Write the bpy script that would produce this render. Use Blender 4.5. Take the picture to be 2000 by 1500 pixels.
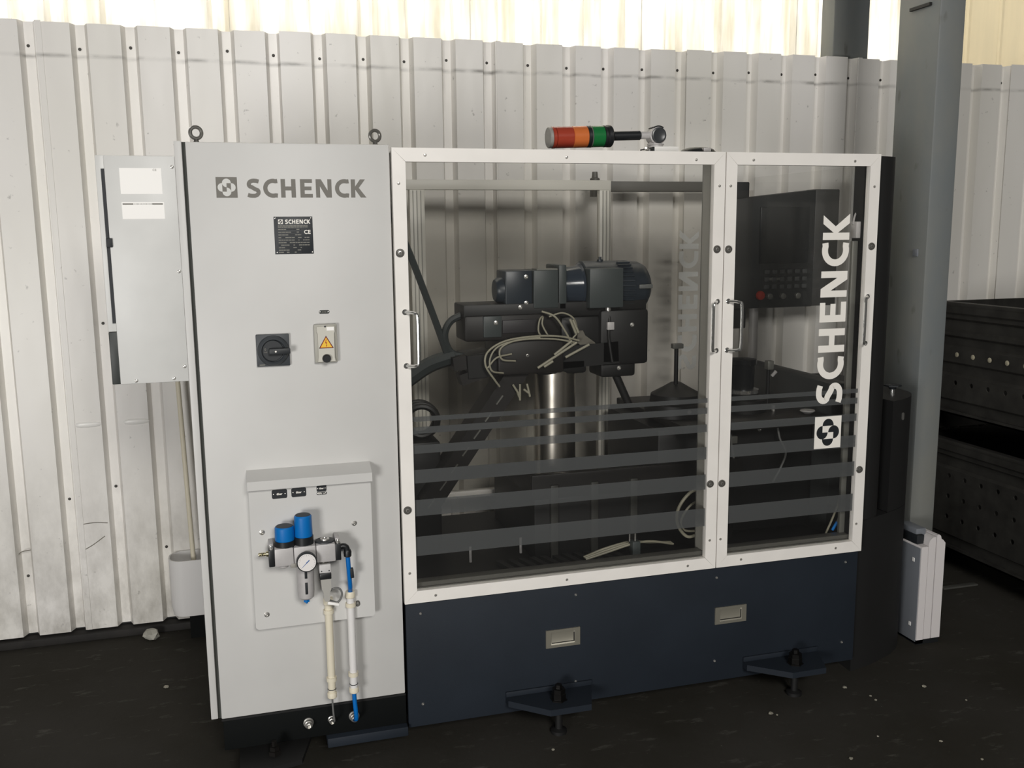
import bpy, bmesh, math, random
from mathutils import Vector, Matrix
random.seed(7)
scn = bpy.context.scene
C = scn.collection
for o in list(bpy.data.objects): bpy.data.objects.remove(o)
PI = math.pi
def lin(r, g, b):
    f = lambda c: (c/255/12.92) if c/255 <= 0.04045 else ((c/255+0.055)/1.055)**2.4
    return (f(r), f(g), f(b), 1.0)

# ---------------------------------------------------------------- camera
cam = bpy.data.cameras.new('camera'); co = bpy.data.objects.new('camera', cam); C.objects.link(co)
cam.sensor_width = 36.0; cam.lens = 1855.69*36/2000; cam.clip_start = 0.02; cam.clip_end = 100
yaw, pitch, roll = 0.279219797, -0.161505603, -0.0101217489
ca, sa, cb, sb, cc, sc_ = math.cos(yaw), math.sin(yaw), math.cos(pitch), math.sin(pitch), math.cos(roll), math.sin(roll)
fwd = Vector((sa*cb, ca*cb, sb)); r0 = Vector((ca, -sa, 0)); u0 = r0.cross(fwd)
rt = cc*r0 + sc_*u0; up = -sc_*r0 + cc*u0
M = Matrix((rt, up, -fwd)).transposed().to_4x4(); M.translation = Vector((0.124, -2.98, 1.73))
co.matrix_world = M
scn.camera = co

# ---------------------------------------------------------------- world, lights, exposure
scn.view_settings.view_transform = 'Standard'; scn.view_settings.look = 'None'
scn.view_settings.gamma = 1.0; scn.view_settings.exposure = 0.0; scn.view_settings.use_curve_mapping = False
w = bpy.data.worlds.new('world'); scn.world = w; w.use_nodes = True
w.node_tree.nodes['Background'].inputs[0].default_value = (0.95, 0.98, 1.0, 1)
w.node_tree.nodes['Background'].inputs[1].default_value = 0.35
def area(name, loc, target, sx, sy, power, col):
    l = bpy.data.lights.new(name, 'AREA'); l.shape = 'RECTANGLE'; l.size = sx; l.size_y = sy
    l.energy = power; l.color = col
    o = bpy.data.objects.new(name, l); C.objects.link(o); o.location = loc
    d = Vector(target) - Vector(loc); o.rotation_euler = d.to_track_quat('-Z', 'Y').to_euler()
    return o
area('open_gate_daylight', (-2.35, -4.7, 0.85), (0.4, 0.5, 1.25), 1.2, 1.2, 122, (1.0, 0.985, 0.965))
area('added_high_fill', (0.9, -7.0, 4.2), (1.2, 1.0, 1.9), 2.2, 1.5, 270, (1.0, 0.975, 0.935))  # soft overhead fill, added to brighten the wall top; source unseen
area('daylight_behind_upper_wall', (1.5, 3.6, 4.6), (1.4, 1.5, 3.0), 9.0, 2.5, 960, (1.0, 0.985, 0.98))

# ---------------------------------------------------------------- materials
MATS = {}
def mat(name, col, rough=0.5, metal=0.0, var=0.0, vscale=6.0, spec=0.5, bump=0.0, bscale=60.0, coat=0.0, dirt=None):
    m = bpy.data.materials.new(name); m.use_nodes = True; nt = m.node_tree; b = nt.nodes['Principled BSDF']
    b.inputs['Base Color'].default_value = col; b.inputs['Roughness'].default_value = rough
    b.inputs['Metallic'].default_value = metal; b.inputs['Specular IOR Level'].default_value = spec
    b.inputs['Coat Weight'].default_value = coat
    tc = nt.nodes.new('ShaderNodeNewGeometry')
    if var > 0:
        n = nt.nodes.new('ShaderNodeTexNoise'); n.inputs['Scale'].default_value = vscale; n.inputs['Detail'].default_value = 5
        nt.links.new(tc.outputs['Position'], n.inputs['Vector'])
        mr = nt.nodes.new('ShaderNodeMapRange'); mr.inputs[1].default_value = 0.3; mr.inputs[2].default_value = 0.7
        mr.inputs[3].default_value = 1-var; mr.inputs[4].default_value = 1+var
        nt.links.new(n.outputs[0], mr.inputs[0])
        mx = nt.nodes.new('ShaderNodeMix'); mx.data_type = 'RGBA'; mx.blend_type = 'MULTIPLY'; mx.inputs[0].default_value = 1
        mx.inputs[6].default_value = col
        nt.links.new(mr.outputs[0], mx.inputs[7]); nt.links.new(mx.outputs[2], b.inputs['Base Color'])
    if bump > 0:
        n2 = nt.nodes.new('ShaderNodeTexNoise'); n2.inputs['Scale'].default_value = bscale; n2.inputs['Detail'].default_value = 4
        nt.links.new(tc.outputs['Position'], n2.inputs['Vector'])
        bp = nt.nodes.new('ShaderNodeBump'); bp.inputs['Strength'].default_value = bump; bp.inputs['Distance'].default_value = 0.01
        nt.links.new(n2.outputs[0], bp.inputs['Height']); nt.links.new(bp.outputs[0], b.inputs['Normal'])
    MATS[name] = m
    return m
white_cab = mat('cabinet_paint', lin(208, 207, 204), 0.45, var=0.025, vscale=5)
drive_paint = mat('drive_box_paint', lin(214, 214, 211), 0.42, var=0.05, vscale=7)
alu = mat('anodised_aluminium', lin(246, 242, 236), 0.36, 0.0, var=0.03, vscale=9)
alu_dk = mat('dull_aluminium', lin(150, 149, 144), 0.4, 0.4)
chrome = mat('chrome', lin(222, 222, 220), 0.16, 0.9)
steel = mat('bright_steel', lin(205, 203, 198), 0.28, 0.8)
steel_dk = mat('dark_steel', lin(112, 110, 105), 0.32, 0.45)
brushed = mat('brushed_stainless', lin(176, 172, 158), 0.42, 0.7)
anthra = mat('anthracite_paint', lin(35, 41, 49), 0.6, spec=0.25, var=0.10, vscale=4, bump=0.05, bscale=300)
black = mat('black_paint', lin(20, 20, 20), 0.6)
plinthb = mat('plinth_black', lin(7, 10, 10), 0.8, spec=0.2)
house_blk = mat('housing_black', lin(27, 27, 27), 0.65, var=0.1, vscale=3)
blackpl = mat('black_plastic', lin(30, 32, 34), 0.4)
switch_gr = mat('switch_grey', lin(62, 66, 70), 0.5)
switch_dk = mat('switch_dark', lin(42, 45, 48), 0.5)
motor = mat('motor_paint', lin(40, 47, 54), 0.35, var=0.08, vscale=12)
motor_l = mat('motor_box_grey', lin(60, 66, 66), 0.45)
machine = mat('oily_machine_black', lin(15, 15, 15), 0.5, var=0.3, vscale=9)
machine_br = mat('oily_machine_brown', lin(25, 22, 20), 0.5, var=0.3, vscale=9)
blue = mat('blue_plastic', lin(0, 112, 190), 0.45)
bluedk = mat('blue_hose', lin(0, 108, 190), 0.4)
valve = mat('die_cast_grey', lin(190, 187, 186), 0.45, 0.1, var=0.04, vscale=60)
cream = mat('cream_plastic', lin(230, 222, 200), 0.5)
whitepl = mat('white_plastic', lin(232, 230, 228), 0.45)
cable_w = mat('cream_cable', lin(150, 146, 128), 0.5)
cable_g = mat('grey_cable', lin(112, 112, 110), 0.5)
hose_g = mat('grey_corrugated_hose', lin(58, 64, 64), 0.5)
dial = mat('dial_white', lin(236, 232, 230), 0.4)
brass = mat('nickel_brass', lin(196, 186, 150), 0.3, 1.0)
print_gr = mat('grey_print', lin(118, 115, 108), 0.6)
print_wh = mat('white_film', lin(250, 246, 238), 0.6)
print_ink = mat('black_ink', lin(28, 32, 36), 0.6)
plate_txt = mat('plate_text_grey', lin(132, 130, 122), 0.6)
label_w = mat('label_white', lin(254, 252, 248), 0.5)
yellow = mat('warning_yellow', lin(246, 200, 60), 0.5)
redpr = mat('red_print', lin(170, 45, 25), 0.5)
lamp_red = mat('lamp_red', lin(160, 62, 44), 0.25)
lamp_or = mat('lamp_orange', lin(206, 112, 58), 0.25)
lamp_gr = mat('lamp_green', lin(28, 112, 58), 0.25)
socket_b = mat('socket_beige', lin(206, 203, 192), 0.45)
socket_sh = mat('socket_frame_grey', lin(168, 166, 156), 0.45)
heater_w = mat('appliance_white', lin(225, 220, 219), 0.5)
heater_g = mat('appliance_grey', lin(120, 124, 130), 0.5)
crate_m = mat('dark_crate_steel', lin(48, 47, 44), 0.6, 0.2, var=0.35, vscale=14)
hole_light_m = mat('hole_light_pale', lin(170, 164, 142), 0.5)  # pale tone painted in as light seen through the crate holes
rail_gal = mat('rail_grey', lin(122, 122, 116), 0.4, 0.3)
rail_lt = mat('rail_light', lin(215, 212, 202), 0.45, 0.0)
band_gr = mat('profile_band_grey', lin(165, 163, 155), 0.45)
postp = None

def nodes_mat(name):
    m = bpy.data.materials.new(name); m.use_nodes = True; nt = m.node_tree; nt.nodes.clear()
    out = nt.nodes.new('ShaderNodeOutputMaterial'); return m, nt, out
def N(nt, t, **k):
    n = nt.nodes.new(t)
    for a, b in k.items(): setattr(n, a, b)
    return n
def mix_rgb(nt, fac, a, b, mode='MIX'):
    n = N(nt, 'ShaderNodeMix', data_type='RGBA', blend_type=mode)
    for i, v in ((0, fac), (6, a), (7, b)):
        if hasattr(v, 'is_linked'): nt.links.new(v, n.inputs[i])
        else: n.inputs[i].default_value = v
    return n.outputs[2]
def ramp(nt, src, lo, hi, a=0.0, b=1.0):
    n = N(nt, 'ShaderNodeMapRange'); n.inputs[1].default_value = lo; n.inputs[2].default_value = hi
    n.inputs[3].default_value = a; n.inputs[4].default_value = b; nt.links.new(src, n.inputs[0]); return n.outputs[0]
def mathn(nt, op, a, b=None):
    n = N(nt, 'ShaderNodeMath', operation=op)
    for i, v in ((0, a), (1, b)):
        if v is None: continue
        if hasattr(v, 'is_linked'): nt.links.new(v, n.inputs[i])
        else: n.inputs[i].default_value = v
    return n.outputs[0]
def noise(nt, vec, scale, detail=4, rough=0.5):
    n = N(nt, 'ShaderNodeTexNoise'); n.inputs['Scale'].default_value = scale; n.inputs['Detail'].default_value = detail
    n.inputs['Roughness'].default_value = rough
    nt.links.new(vec, n.inputs['Vector']); return n.outputs[0]
def scaled(nt, vec, s):
    n = N(nt, 'ShaderNodeMapping'); n.inputs['Scale'].default_value = s; nt.links.new(vec, n.inputs['Vector']); return n.outputs[0]

def make_cladding():
    m, nt, out = nodes_mat('coated_cladding'); b = N(nt, 'ShaderNodeBsdfPrincipled'); nt.links.new(b.outputs[0], out.inputs[0])
    g = N(nt, 'ShaderNodeNewGeometry').outputs['Position']
    sep = N(nt, 'ShaderNodeSeparateXYZ'); nt.links.new(g, sep.inputs[0])
    big = ramp(nt, noise(nt, scaled(nt, g, (1.2, 1, 0.5)), 1.6, 2), 0.35, 0.65)
    base = mix_rgb(nt, big, lin(236, 233, 226), lin(243, 240, 236))
    # handling scuffs along the strip under the top screws (z about 2.42)
    d = mathn(nt, 'ABSOLUTE', mathn(nt, 'SUBTRACT', sep.outputs[2], mathn(nt, 'ADD', 2.415, mathn(nt, 'MULTIPLY', noise(nt, g, 3, 2), 0.012))))
    line = ramp(nt, d, 0.0, 0.012, 1.0, 0.0)
    pat = ramp(nt, noise(nt, scaled(nt, g, (1, 1, 2)), 9, 5), 0.40, 0.72)
    base = mix_rgb(nt, mathn(nt, 'MULTIPLY', mathn(nt, 'ADD', mathn(nt, 'MULTIPLY', pat, 0.75), 0.1), line), base, lin(105, 102, 96))
    # general specks and dirt, heavier low down
    sp = ramp(nt, noise(nt, g, 38, 3), 0.70, 0.78)
    base = mix_rgb(nt, mathn(nt, 'MULTIPLY', sp, 0.45), base, lin(110, 106, 100))
    low = ramp(nt, sep.outputs[2], 0.0, 0.9, 1.0, 0.0)
    gr = ramp(nt, noise(nt, scaled(nt, g, (2, 2, 1)), 5, 6, 0.65), 0.35, 0.75)
    base = mix_rgb(nt, mathn(nt, 'MULTIPLY', mathn(nt, 'MULTIPLY', low, gr), 0.75), base, lin(120, 114, 100))
    nt.links.new(base, b.inputs['Base Color']); b.inputs['Roughness'].default_value = 0.36
    bp = N(nt, 'ShaderNodeBump'); bp.inputs['Strength'].default_value = 0.35; bp.inputs['Distance'].default_value = 0.02
    nt.links.new(noise(nt, scaled(nt, g, (1.0, 1, 0.35)), 5, 2), bp.inputs['Height']); nt.links.new(bp.outputs[0], b.inputs['Normal'])
    return m
cladding = make_cladding()

def make_upper(name, c1, c2, streak):
    m, nt, out = nodes_mat(name)
    g = N(nt, 'ShaderNodeNewGeometry').outputs['Position']
    s = ramp(nt, noise(nt, scaled(nt, g, (9, 1, 0.9)), 1.5, 4, 0.6), 0.40, 0.70)
    col = mix_rgb(nt, mathn(nt, 'MULTIPLY', s, streak), c1, c2)
    d = N(nt, 'ShaderNodeBsdfDiffuse'); t = N(nt, 'ShaderNodeBsdfTranslucent'); mx = N(nt, 'ShaderNodeMixShader')
    nt.links.new(col, d.inputs[0]); nt.links.new(col, t.inputs[0]); mx.inputs[0].default_value = 0.55
    nt.links.new(d.outputs[0], mx.inputs[1]); nt.links.new(t.outputs[0], mx.inputs[2]); nt.links.new(mx.outputs[0], out.inputs[0])
    return m
upper_m = make_upper('translucent_cladding', lin(250, 248, 243), lin(216, 211, 196), 0.9)
upper_b = make_upper('beige_translucent_cladding', lin(216, 208, 188), lin(204, 198, 180), 0.6)

def make_floor():
    m, nt, out = nodes_mat('oily_dark_floor'); b = N(nt, 'ShaderNodeBsdfPrincipled'); nt.links.new(b.outputs[0], out.inputs[0])
    g = N(nt, 'ShaderNodeNewGeometry').outputs['Position']
    a = ramp(nt, noise(nt, g, 1.6, 6, 0.6), 0.35, 0.65)
    base = mix_rgb(nt, a, lin(48, 46, 40), lin(58, 56, 52))
    f = ramp(nt, noise(nt, scaled(nt, g, (1, 2.6, 1)), 7, 8, 0.7), 0.58, 0.8)
    base = mix_rgb(nt, mathn(nt, 'MULTIPLY', f, 0.6), base, lin(120, 118, 112))
    sp = ramp(nt, noise(nt, g, 55, 2), 0.755, 0.80)
    base = mix_rgb(nt, mathn(nt, 'MULTIPLY', sp, 0.5), base, lin(120, 116, 104))
    nt.links.new(base, b.inputs['Base Color']); b.inputs['Roughness'].default_value = 0.85
    b.inputs['Specular IOR Level'].default_value = 0.15
    bp = N(nt, 'ShaderNodeBump'); bp.inputs['Strength'].default_value = 0.4; bp.inputs['Distance'].default_value = 0.004
    nt.links.new(noise(nt, g, 40, 6, 0.7), bp.inputs['Height']); nt.links.new(bp.outputs[0], b.inputs['Normal'])
    return m
floor_m = make_floor()

def make_post():
    m, nt, out = nodes_mat('grey_column_paint'); b = N(nt, 'ShaderNodeBsdfPrincipled'); nt.links.new(b.outputs[0], out.inputs[0])
    g = N(nt, 'ShaderNodeNewGeometry').outputs['Position']
    a = ramp(nt, noise(nt, scaled(nt, g, (1, 1, 0.5)), 4, 5, 0.6), 0.35, 0.7)
    base = mix_rgb(nt, a, lin(122, 127, 128), lin(134, 135, 130))
    sp = ramp(nt, noise(nt, scaled(nt, g, (1, 1, 0.4)), 16, 3), 0.68, 0.76)
    base = mix_rgb(nt, mathn(nt, 'MULTIPLY', sp, 0.5), base, lin(90, 88, 82))
    nt.links.new(base, b.inputs['Base Color']); b.inputs['Roughness'].default_value = 0.5
    return m
post_m = make_post()

def thin_glass(name, tint, haze, hazecol, refl=1.0):
    m, nt, out = nodes_mat(name)
    tr = N(nt, 'ShaderNodeBsdfTransparent'); tr.inputs[0].default_value = tint
    df = N(nt, 'ShaderNodeBsdfDiffuse'); df.inputs[0].default_value = hazecol
    gl = N(nt, 'ShaderNodeBsdfGlossy'); gl.inputs['Roughness'].default_value = 0.03
    m1 = N(nt, 'ShaderNodeMixShader'); m1.inputs[0].default_value = haze
    nt.links.new(tr.outputs[0], m1.inputs[1]); nt.links.new(df.outputs[0], m1.inputs[2])
    ge = N(nt, 'ShaderNodeNewGeometry'); dt = N(nt, 'ShaderNodeVectorMath', operation='DOT_PRODUCT')
    nt.links.new(ge.outputs['Incoming'], dt.inputs[0]); nt.links.new(ge.outputs['Normal'], dt.inputs[1])
    k = mathn(nt, 'POWER', mathn(nt, 'SUBTRACT', 1.0, mathn(nt, 'ABSOLUTE', dt.outputs['Value'])), 5.0)
    k = mathn(nt, 'ADD', mathn(nt, 'MULTIPLY', k, 0.96), 0.04)
    m2 = N(nt, 'ShaderNodeMixShader'); nt.links.new(mathn(nt, 'MULTIPLY', k, refl), m2.inputs[0])
    nt.links.new(m1.outputs[0], m2.inputs[1]); nt.links.new(gl.outputs[0], m2.inputs[2])
    nt.links.new(m2.outputs[0], out.inputs[0])
    return m
glass_f = thin_glass('clear_door_pane', (0.98, 0.98, 0.975, 1), 0.015, (0.30, 0.30, 0.30, 1), 0.5)
glass_r = thin_glass('smoked_rear_pane', (0.89, 0.885, 0.87, 1), 0.03, (0.25, 0.24, 0.22, 1), 0.5)
glass_l = thin_glass('light_rear_pane', (0.94, 0.935, 0.925, 1), 0.03, (0.25, 0.24, 0.22, 1), 0.5)
frost = thin_glass('frosted_stripe_film', (0.95, 0.95, 0.95, 1), 0.52, (0.115, 0.12, 0.12, 1), 0.1)
frost_txt = thin_glass('worn_film_lettering', (0.95, 0.95, 0.95, 1), 0.40, (0.75, 0.75, 0.72, 1), 0.1)

# ---------------------------------------------------------------- mesh helpers
class MB:
    def __init__(s): s.v = []; s.f = []; s.mi = []
    def add(s, vs, fs):
        o = len(s.v); s.v += [tuple(p) for p in vs]; s.f += [tuple(i+o for i in f) for f in fs]; return s
    def box(s, x0, x1, y0, y1, z0, z1, bev=0.0):
        if bev > 0:
            bm = bmesh.new(); bmesh.ops.create_cube(bm, size=1)
            for v in bm.verts: v.co = Vector(((x0+x1)/2+v.co.x*(x1-x0), (y0+y1)/2+v.co.y*(y1-y0), (z0+z1)/2+v.co.z*(z1-z0)))
            bmesh.ops.bevel(bm, geom=bm.edges[:], offset=bev, segments=2, affect='EDGES', profile=0.5)
            bm.verts.index_update(); s.add([v.co[:] for v in bm.verts], [[v.index for v in f.verts] for f in bm.faces]); bm.free(); return s
        v = [(x0,y0,z0),(x1,y0,z0),(x1,y1,z0),(x0,y1,z0),(x0,y0,z1),(x1,y0,z1),(x1,y1,z1),(x0,y1,z1)]
        return s.add(v, [(0,3,2,1),(4,5,6,7),(0,1,5,4),(1,2,6,5),(2,3,7,6),(3,0,4,7)])
    def prism(s, poly, fn, t0, t1):
        """poly of (a,b); fn(a,b,t)->xyz ; closed prism between t0 and t1"""
        n = len(poly)
        v = [fn(a, b, t0) for a, b in poly] + [fn(a, b, t1) for a, b in poly]
        f = [tuple(range(n)), tuple(range(2*n-1, n-1, -1))] + [(i, i+n, (i+1) % n+n, (i+1) % n) for i in range(n)]
        return s.add(v, f)
    def tube(s, pts, r, seg=10, cap=True, radii=None):
        pts = [Vector(p) for p in pts]; n = len(pts); V = []; F = []
        t = (pts[1]-pts[0]).normalized(); a = Vector((0, 0, 1)) if abs(t.z) < 0.9 else Vector((1, 0, 0))
        nrm = t.cross(a).normalized()
        for i, p in enumerate(pts):
            if i == 0: t = (pts[1]-pts[0])
            elif i == n-1: t = (pts[-1]-pts[-2])
            else: t = (pts[i+1]-pts[i]).normalized() + (pts[i]-pts[i-1]).normalized()
            t = t.normalized(); nrm = (nrm - t*nrm.dot(t)).normalized(); b = t.cross(nrm)
            rr = radii[i] if radii else r
            for k in range(seg):
                an = 2*PI*k/seg; V.append((p + nrm*math.cos(an)*rr + b*math.sin(an)*rr)[:])
        for i in range(n-1):
            for k in range(seg):
                F.append((i*seg+k, i*seg+(k+1) % seg, (i+1)*seg+(k+1) % seg, (i+1)*seg+k))
        if cap: F += [tuple(range(seg-1, -1, -1)), tuple((n-1)*seg+k for k in range(seg))]
        return s.add(V, F)
    def cyl(s, p0, p1, r, seg=20, r2=None):
        return s.tube([p0, p1], r, seg, True, [r, r if r2 is None else r2])
    def lathe(s, p0, axis, prof, seg=20):
        """prof: list of (distance along axis, radius)"""
        p0 = Vector(p0); ax = Vector(axis).normalized()
        V = []; F = []; a = Vector((0, 0, 1)) if abs(ax.z) < 0.9 else Vector((1, 0, 0)); n1 = ax.cross(a).normalized(); n2 = ax.cross(n1)
        for d, r in prof:
            for k in range(seg):
                an = 2*PI*k/seg; V.append((p0+ax*d+(n1*math.cos(an)+n2*math.sin(an))*max(r, 1e-5))[:])
        m = len(prof)
        for i in range(m-1):
            for k in range(seg): F.append((i*seg+k, i*seg+(k+1) % seg, (i+1)*seg+(k+1) % seg, (i+1)*seg+k))
        F += [tuple(range(seg-1, -1, -1)), tuple((m-1)*seg+k for k in range(seg))]
        return s.add(V, F)
    def torus(s, c, axis, R, r, seg=24, ss=8, a0=0, a1=2*PI):
        ax = Vector(axis).normalized(); a = Vector((0, 0, 1)) if abs(ax.z) < 0.9 else Vector((1, 0, 0)); n1 = ax.cross(a).normalized(); n2 = ax.cross(n1); c = Vector(c)
        full = abs(a1-a0-2*PI) < 1e-6; n = seg if full else seg+1; V = []; F = []
        for i in range(n):
            t = a0+(a1-a0)*i/seg; d = n1*math.cos(t)+n2*math.sin(t)
            for k in range(ss):
                u = 2*PI*k/ss; V.append((c+d*(R+r*math.cos(u))+ax*r*math.sin(u))[:])
        for i in range(seg):
            j = (i+1) % n
            for k in range(ss): F.append((i*ss+k, i*ss+(k+1) % ss, j*ss+(k+1) % ss, j*ss+k))
        return s.add(V, F)
    def xf(s, fn): s.v = [tuple(fn(Vector(p))) for p in s.v]; return s
    def build(s, name, m, parent=None, smooth=True, **props):
        me = bpy.data.meshes.new(name); me.from_pydata(s.v, [], s.f); me.validate()
        bm = bmesh.new(); bm.from_mesh(me); bmesh.ops.recalc_face_normals(bm, faces=bm.faces); bm.to_mesh(me); bm.free()
        me.materials.append(m)
        if smooth:
            for p in me.polygons: p.use_smooth = True
            me.set_sharp_from_angle(angle=math.radians(35))
        return place(name, me, parent, props)
LOC = {}
def place(name, me, parent=None, props=None):
    o = bpy.data.objects.new(name, me); C.objects.link(o)
    if parent is not None:
        o.parent = parent; o.matrix_parent_inverse = Matrix.Translation(-LOC.get(parent.name, Vector((0, 0, 0))))
    for k, v in (props or {}).items(): o[k] = v
    return o
def thing(name, loc, label, cat, group=None):
    o = bpy.data.objects.new(name, None); C.objects.link(o); o.location = loc; o.empty_display_size = 0.05
    LOC[o.name] = Vector(loc); o['label'] = label; o['category'] = cat
    if group: o['group'] = group
    return o
def tag(o, label, cat, group=None):
    o['label'] = label; o['category'] = cat
    if group: o['group'] = group
    return o
def struct(name, mb, m, parent=None): return mb.build(name, m, parent, kind='structure')
def shared(name, me, locs, parent, props=None):
    """copies of one small mesh (built about the origin) as parts"""
    out = []
    for l in locs:
        o = place(name, me, parent, props); o.location = Vector(l); out.append(o)
    return out
def mesh_only(mb, name, m):
    o = mb.build(name, m); me = o.data; bpy.data.objects.remove(o); return me
def bez(pts, n=8):
    """smooth curve (Catmull-Rom) through points"""
    P = [Vector(p) for p in pts]; P = [P[0]*2-P[1]] + P + [P[-1]*2-P[-2]]; out = []
    for i in range(1, len(P)-2):
        a, b, c, d = P[i-1:i+3]
        for k in range(n):
            t = k/n
            out.append(0.5*((2*b)+(c-a)*t+(2*a-5*b+4*c-d)*t*t+(3*b-a-3*c+d)*t**3))
    out.append(P[-2]); return out
front = lambda y: (lambda a, b, t: (a, y+t, b))   # plane facing the viewer

# ---------------------------------------------------------------- lettering (cut by hand, heavy humanist capitals)
def arc(cx, cy, rx, ry, a0, a1, n=14):
    return [(cx+rx*math.cos(math.radians(a0+(a1-a0)*i/n)), cy+ry*math.sin(math.radians(a0+(a1-a0)*i/n))) for i in range(n+1)]
def ribbon(pts, wid):
    L, Rr = [], []
    for i, p in enumerate(pts):
        a = pts[max(i-1, 0)]; b = pts[min(i+1, len(pts)-1)]
        dx, dy = b[0]-a[0], b[1]-a[1]; l = math.hypot(dx, dy) or 1
        L.append((p[0]-dy/l*wid/2, p[1]+dx/l*wid/2)); Rr.append((p[0]+dy/l*wid/2, p[1]-dx/l*wid/2))
    return L, Rr
ST = 0.235
def glyph(ch):
    """list of ('poly', pts) or ('rib', pts, width) in cap-height units; returns advance"""
    s = ST
    if ch == 'H': return [('poly', [(0,0),(s,0),(s,.39),(.56,.39),(.56,0),(.56+s,0),(.56+s,1),(.56,1),(.56,.60),(s,.60),(s,1),(0,1)])], .80
    if ch == 'E': return [('poly', [(0,0),(.67,0),(.67,.2),(s,.2),(s,.40),(.61,.40),(.61,.60),(s,.60),(s,.8),(.65,.8),(.65,1),(0,1)])], .67
    if ch == 'N': return [('poly', [(0,0),(.22,0),(.22,.62),(.58,0),(.86,0),(.86,1),(.64,1),(.64,.38),(.28,1),(0,1)])], .86
    if ch == 'K': return [('poly', [(0,0),(s,0),(s,.44),(.54,0),(.85,0),(.44,.53),(.80,1),(.52,1),(s,.60),(s,1),(0,1)])], .84
    if ch == 'C': return [('rib', [(.77,.895)]+arc(.53,.5,.41,.40,72,288,20)+[(.77,.105)], .225)], .78
    if ch == 'S': return [('rib', [(.64,.86),(.52,.895),(.40,.905)]+arc(.36,.71,.245,.195,100,215,8)+[(.26,.565),(.36,.50),(.46,.44)]+arc(.37,.29,.245,.195,35,-80,8)+[(.30,.095),(.17,.105),(.045,.145)], .215)], .72
GAP = {'S': .14, 'C': .165, 'H': .21, 'E': .165, 'N': .165}
OFFS = [0, .86, 1.81, 2.85, 3.70, 4.74, 5.63]
def letter_mesh(ch, ox, fn, t0, t1, mb=None):
    mb = mb or MB(); shapes, _ = glyph(ch)
    for sh in shapes:
        if sh[0] == 'poly': mb.prism([(a+ox, b) for a, b in sh[1]], fn, t0, t1)
        else:
            L, Rr = ribbon(sh[1], sh[2]); n = len(L); V = []
            for t in (t0, t1):
                for (a, b), (c, d) in zip(L, Rr): V += [fn(a+ox, b, t), fn(c+ox, d, t)]
            F = []; m = 2*n
            for i in range(n-1):
                F += [(2*i, 2*i+1, 2*i+3, 2*i+2), (m+2*i, m+2*i+2, m+2*i+3, m+2*i+1), (2*i, 2*i+2, m+2*i+2, m+2*i), (2*i+1, m+2*i+1, m+2*i+3, 2*i+3)]
            F += [(0, m, m+1, 1), (m-2, m-1, 2*m-1, 2*m-2)]
            mb.add(V, F)
    return mb
WORD = 'SCHENCK'
def disc_poly(cx, cy, r, a0=0, a1=360, n=28):
    return arc(cx, cy, r, r, a0, a1, n)[:(n if a1-a0 == 360 else n+1)]
def emblem(fn, bg, fg, parent, d):
    """square emblem with four overlapping circles, unit square -1..1 ; d = layer step towards viewer (negative t)"""
    MB().prism([(-1,-1),(1,-1),(1,1),(-1,1)], fn, -d, 0).build('emblem_square', bg, parent, False)
    q = MB(); r, o = .415, .435
    # seen upright: quatrefoil of four discs
    for cx, cy in ((0, o), (0, -o), (-o, 0), (o, 0)): q.prism(disc_poly(cx, cy, r), fn, -2*d, -d)
    q.build('emblem_disc', fg, parent, False, kind='stuff')
    sq = MB().prism([(0, -.40), (.41, -.40), (.41, .41), (0, .41)], fn, -3*d, -2*d).prism([(-.41, -.41), (0, -.41), (0, .40), (-.41, .40)], fn, -3*d, -2*d)
    sq.build('emblem_block', bg, parent, False, kind='stuff')
    ov = MB().prism(arc(0, o, r, r, -180, -90, 12)+[(0, o)], fn, -4*d, -3*d)
    ov.prism(arc(0, -o, r, r, 0, 90, 12)+[(0, -o)], fn, -4*d, -3*d)
    ov.build('emblem_curve', fg, parent, False, kind='stuff')
def text_obj(s, x, z, y, size, m, name, parent, align='CENTER', rot=0.0, bold=0.0):
    cu = bpy.data.curves.new('t', 'FONT'); cu.body = s; cu.size = size; cu.align_x = align; cu.align_y = 'CENTER'
    cu.extrude = 0.0002; cu.offset = bold
    t = bpy.data.objects.new('t', cu); C.objects.link(t); bpy.context.view_layer.update()
    me = bpy.data.meshes.new_from_object(t); bpy.data.objects.remove(t)
    me.transform(Matrix.Translation((x, y, z)) @ Matrix.Rotation(rot, 4, 'Y') @ Matrix.Rotation(PI/2, 4, 'X'))
    me.materials.clear(); me.materials.append(m); me.name = name
    return place(name, me, parent)

# ================================================================ SETTING
struct('floor', MB().box(-7, 9.5, -9.5, 2.4, -0.1, 0.0), floor_m)
hall = mat('hall_wall', lin(78, 76, 70), 0.8, var=0.1, vscale=0.5)
struct('wall_left', MB().box(-7.1, -7, -9.5, 2.4, 0, 6.2), hall)
struct('wall_right', MB().box(9.5, 9.6, -9.5, 2.4, 0, 6.2), hall)
struct('wall_front', MB().box(-7.1, 9.6, -9.6, -9.5, 0, 6.2), hall)
struct('ceiling', MB().box(-7.1, 9.6, -9.6, 2.4, 6.2, 6.3), mat('ceiling_dark', lin(60, 60, 58), 0.8))

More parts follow.
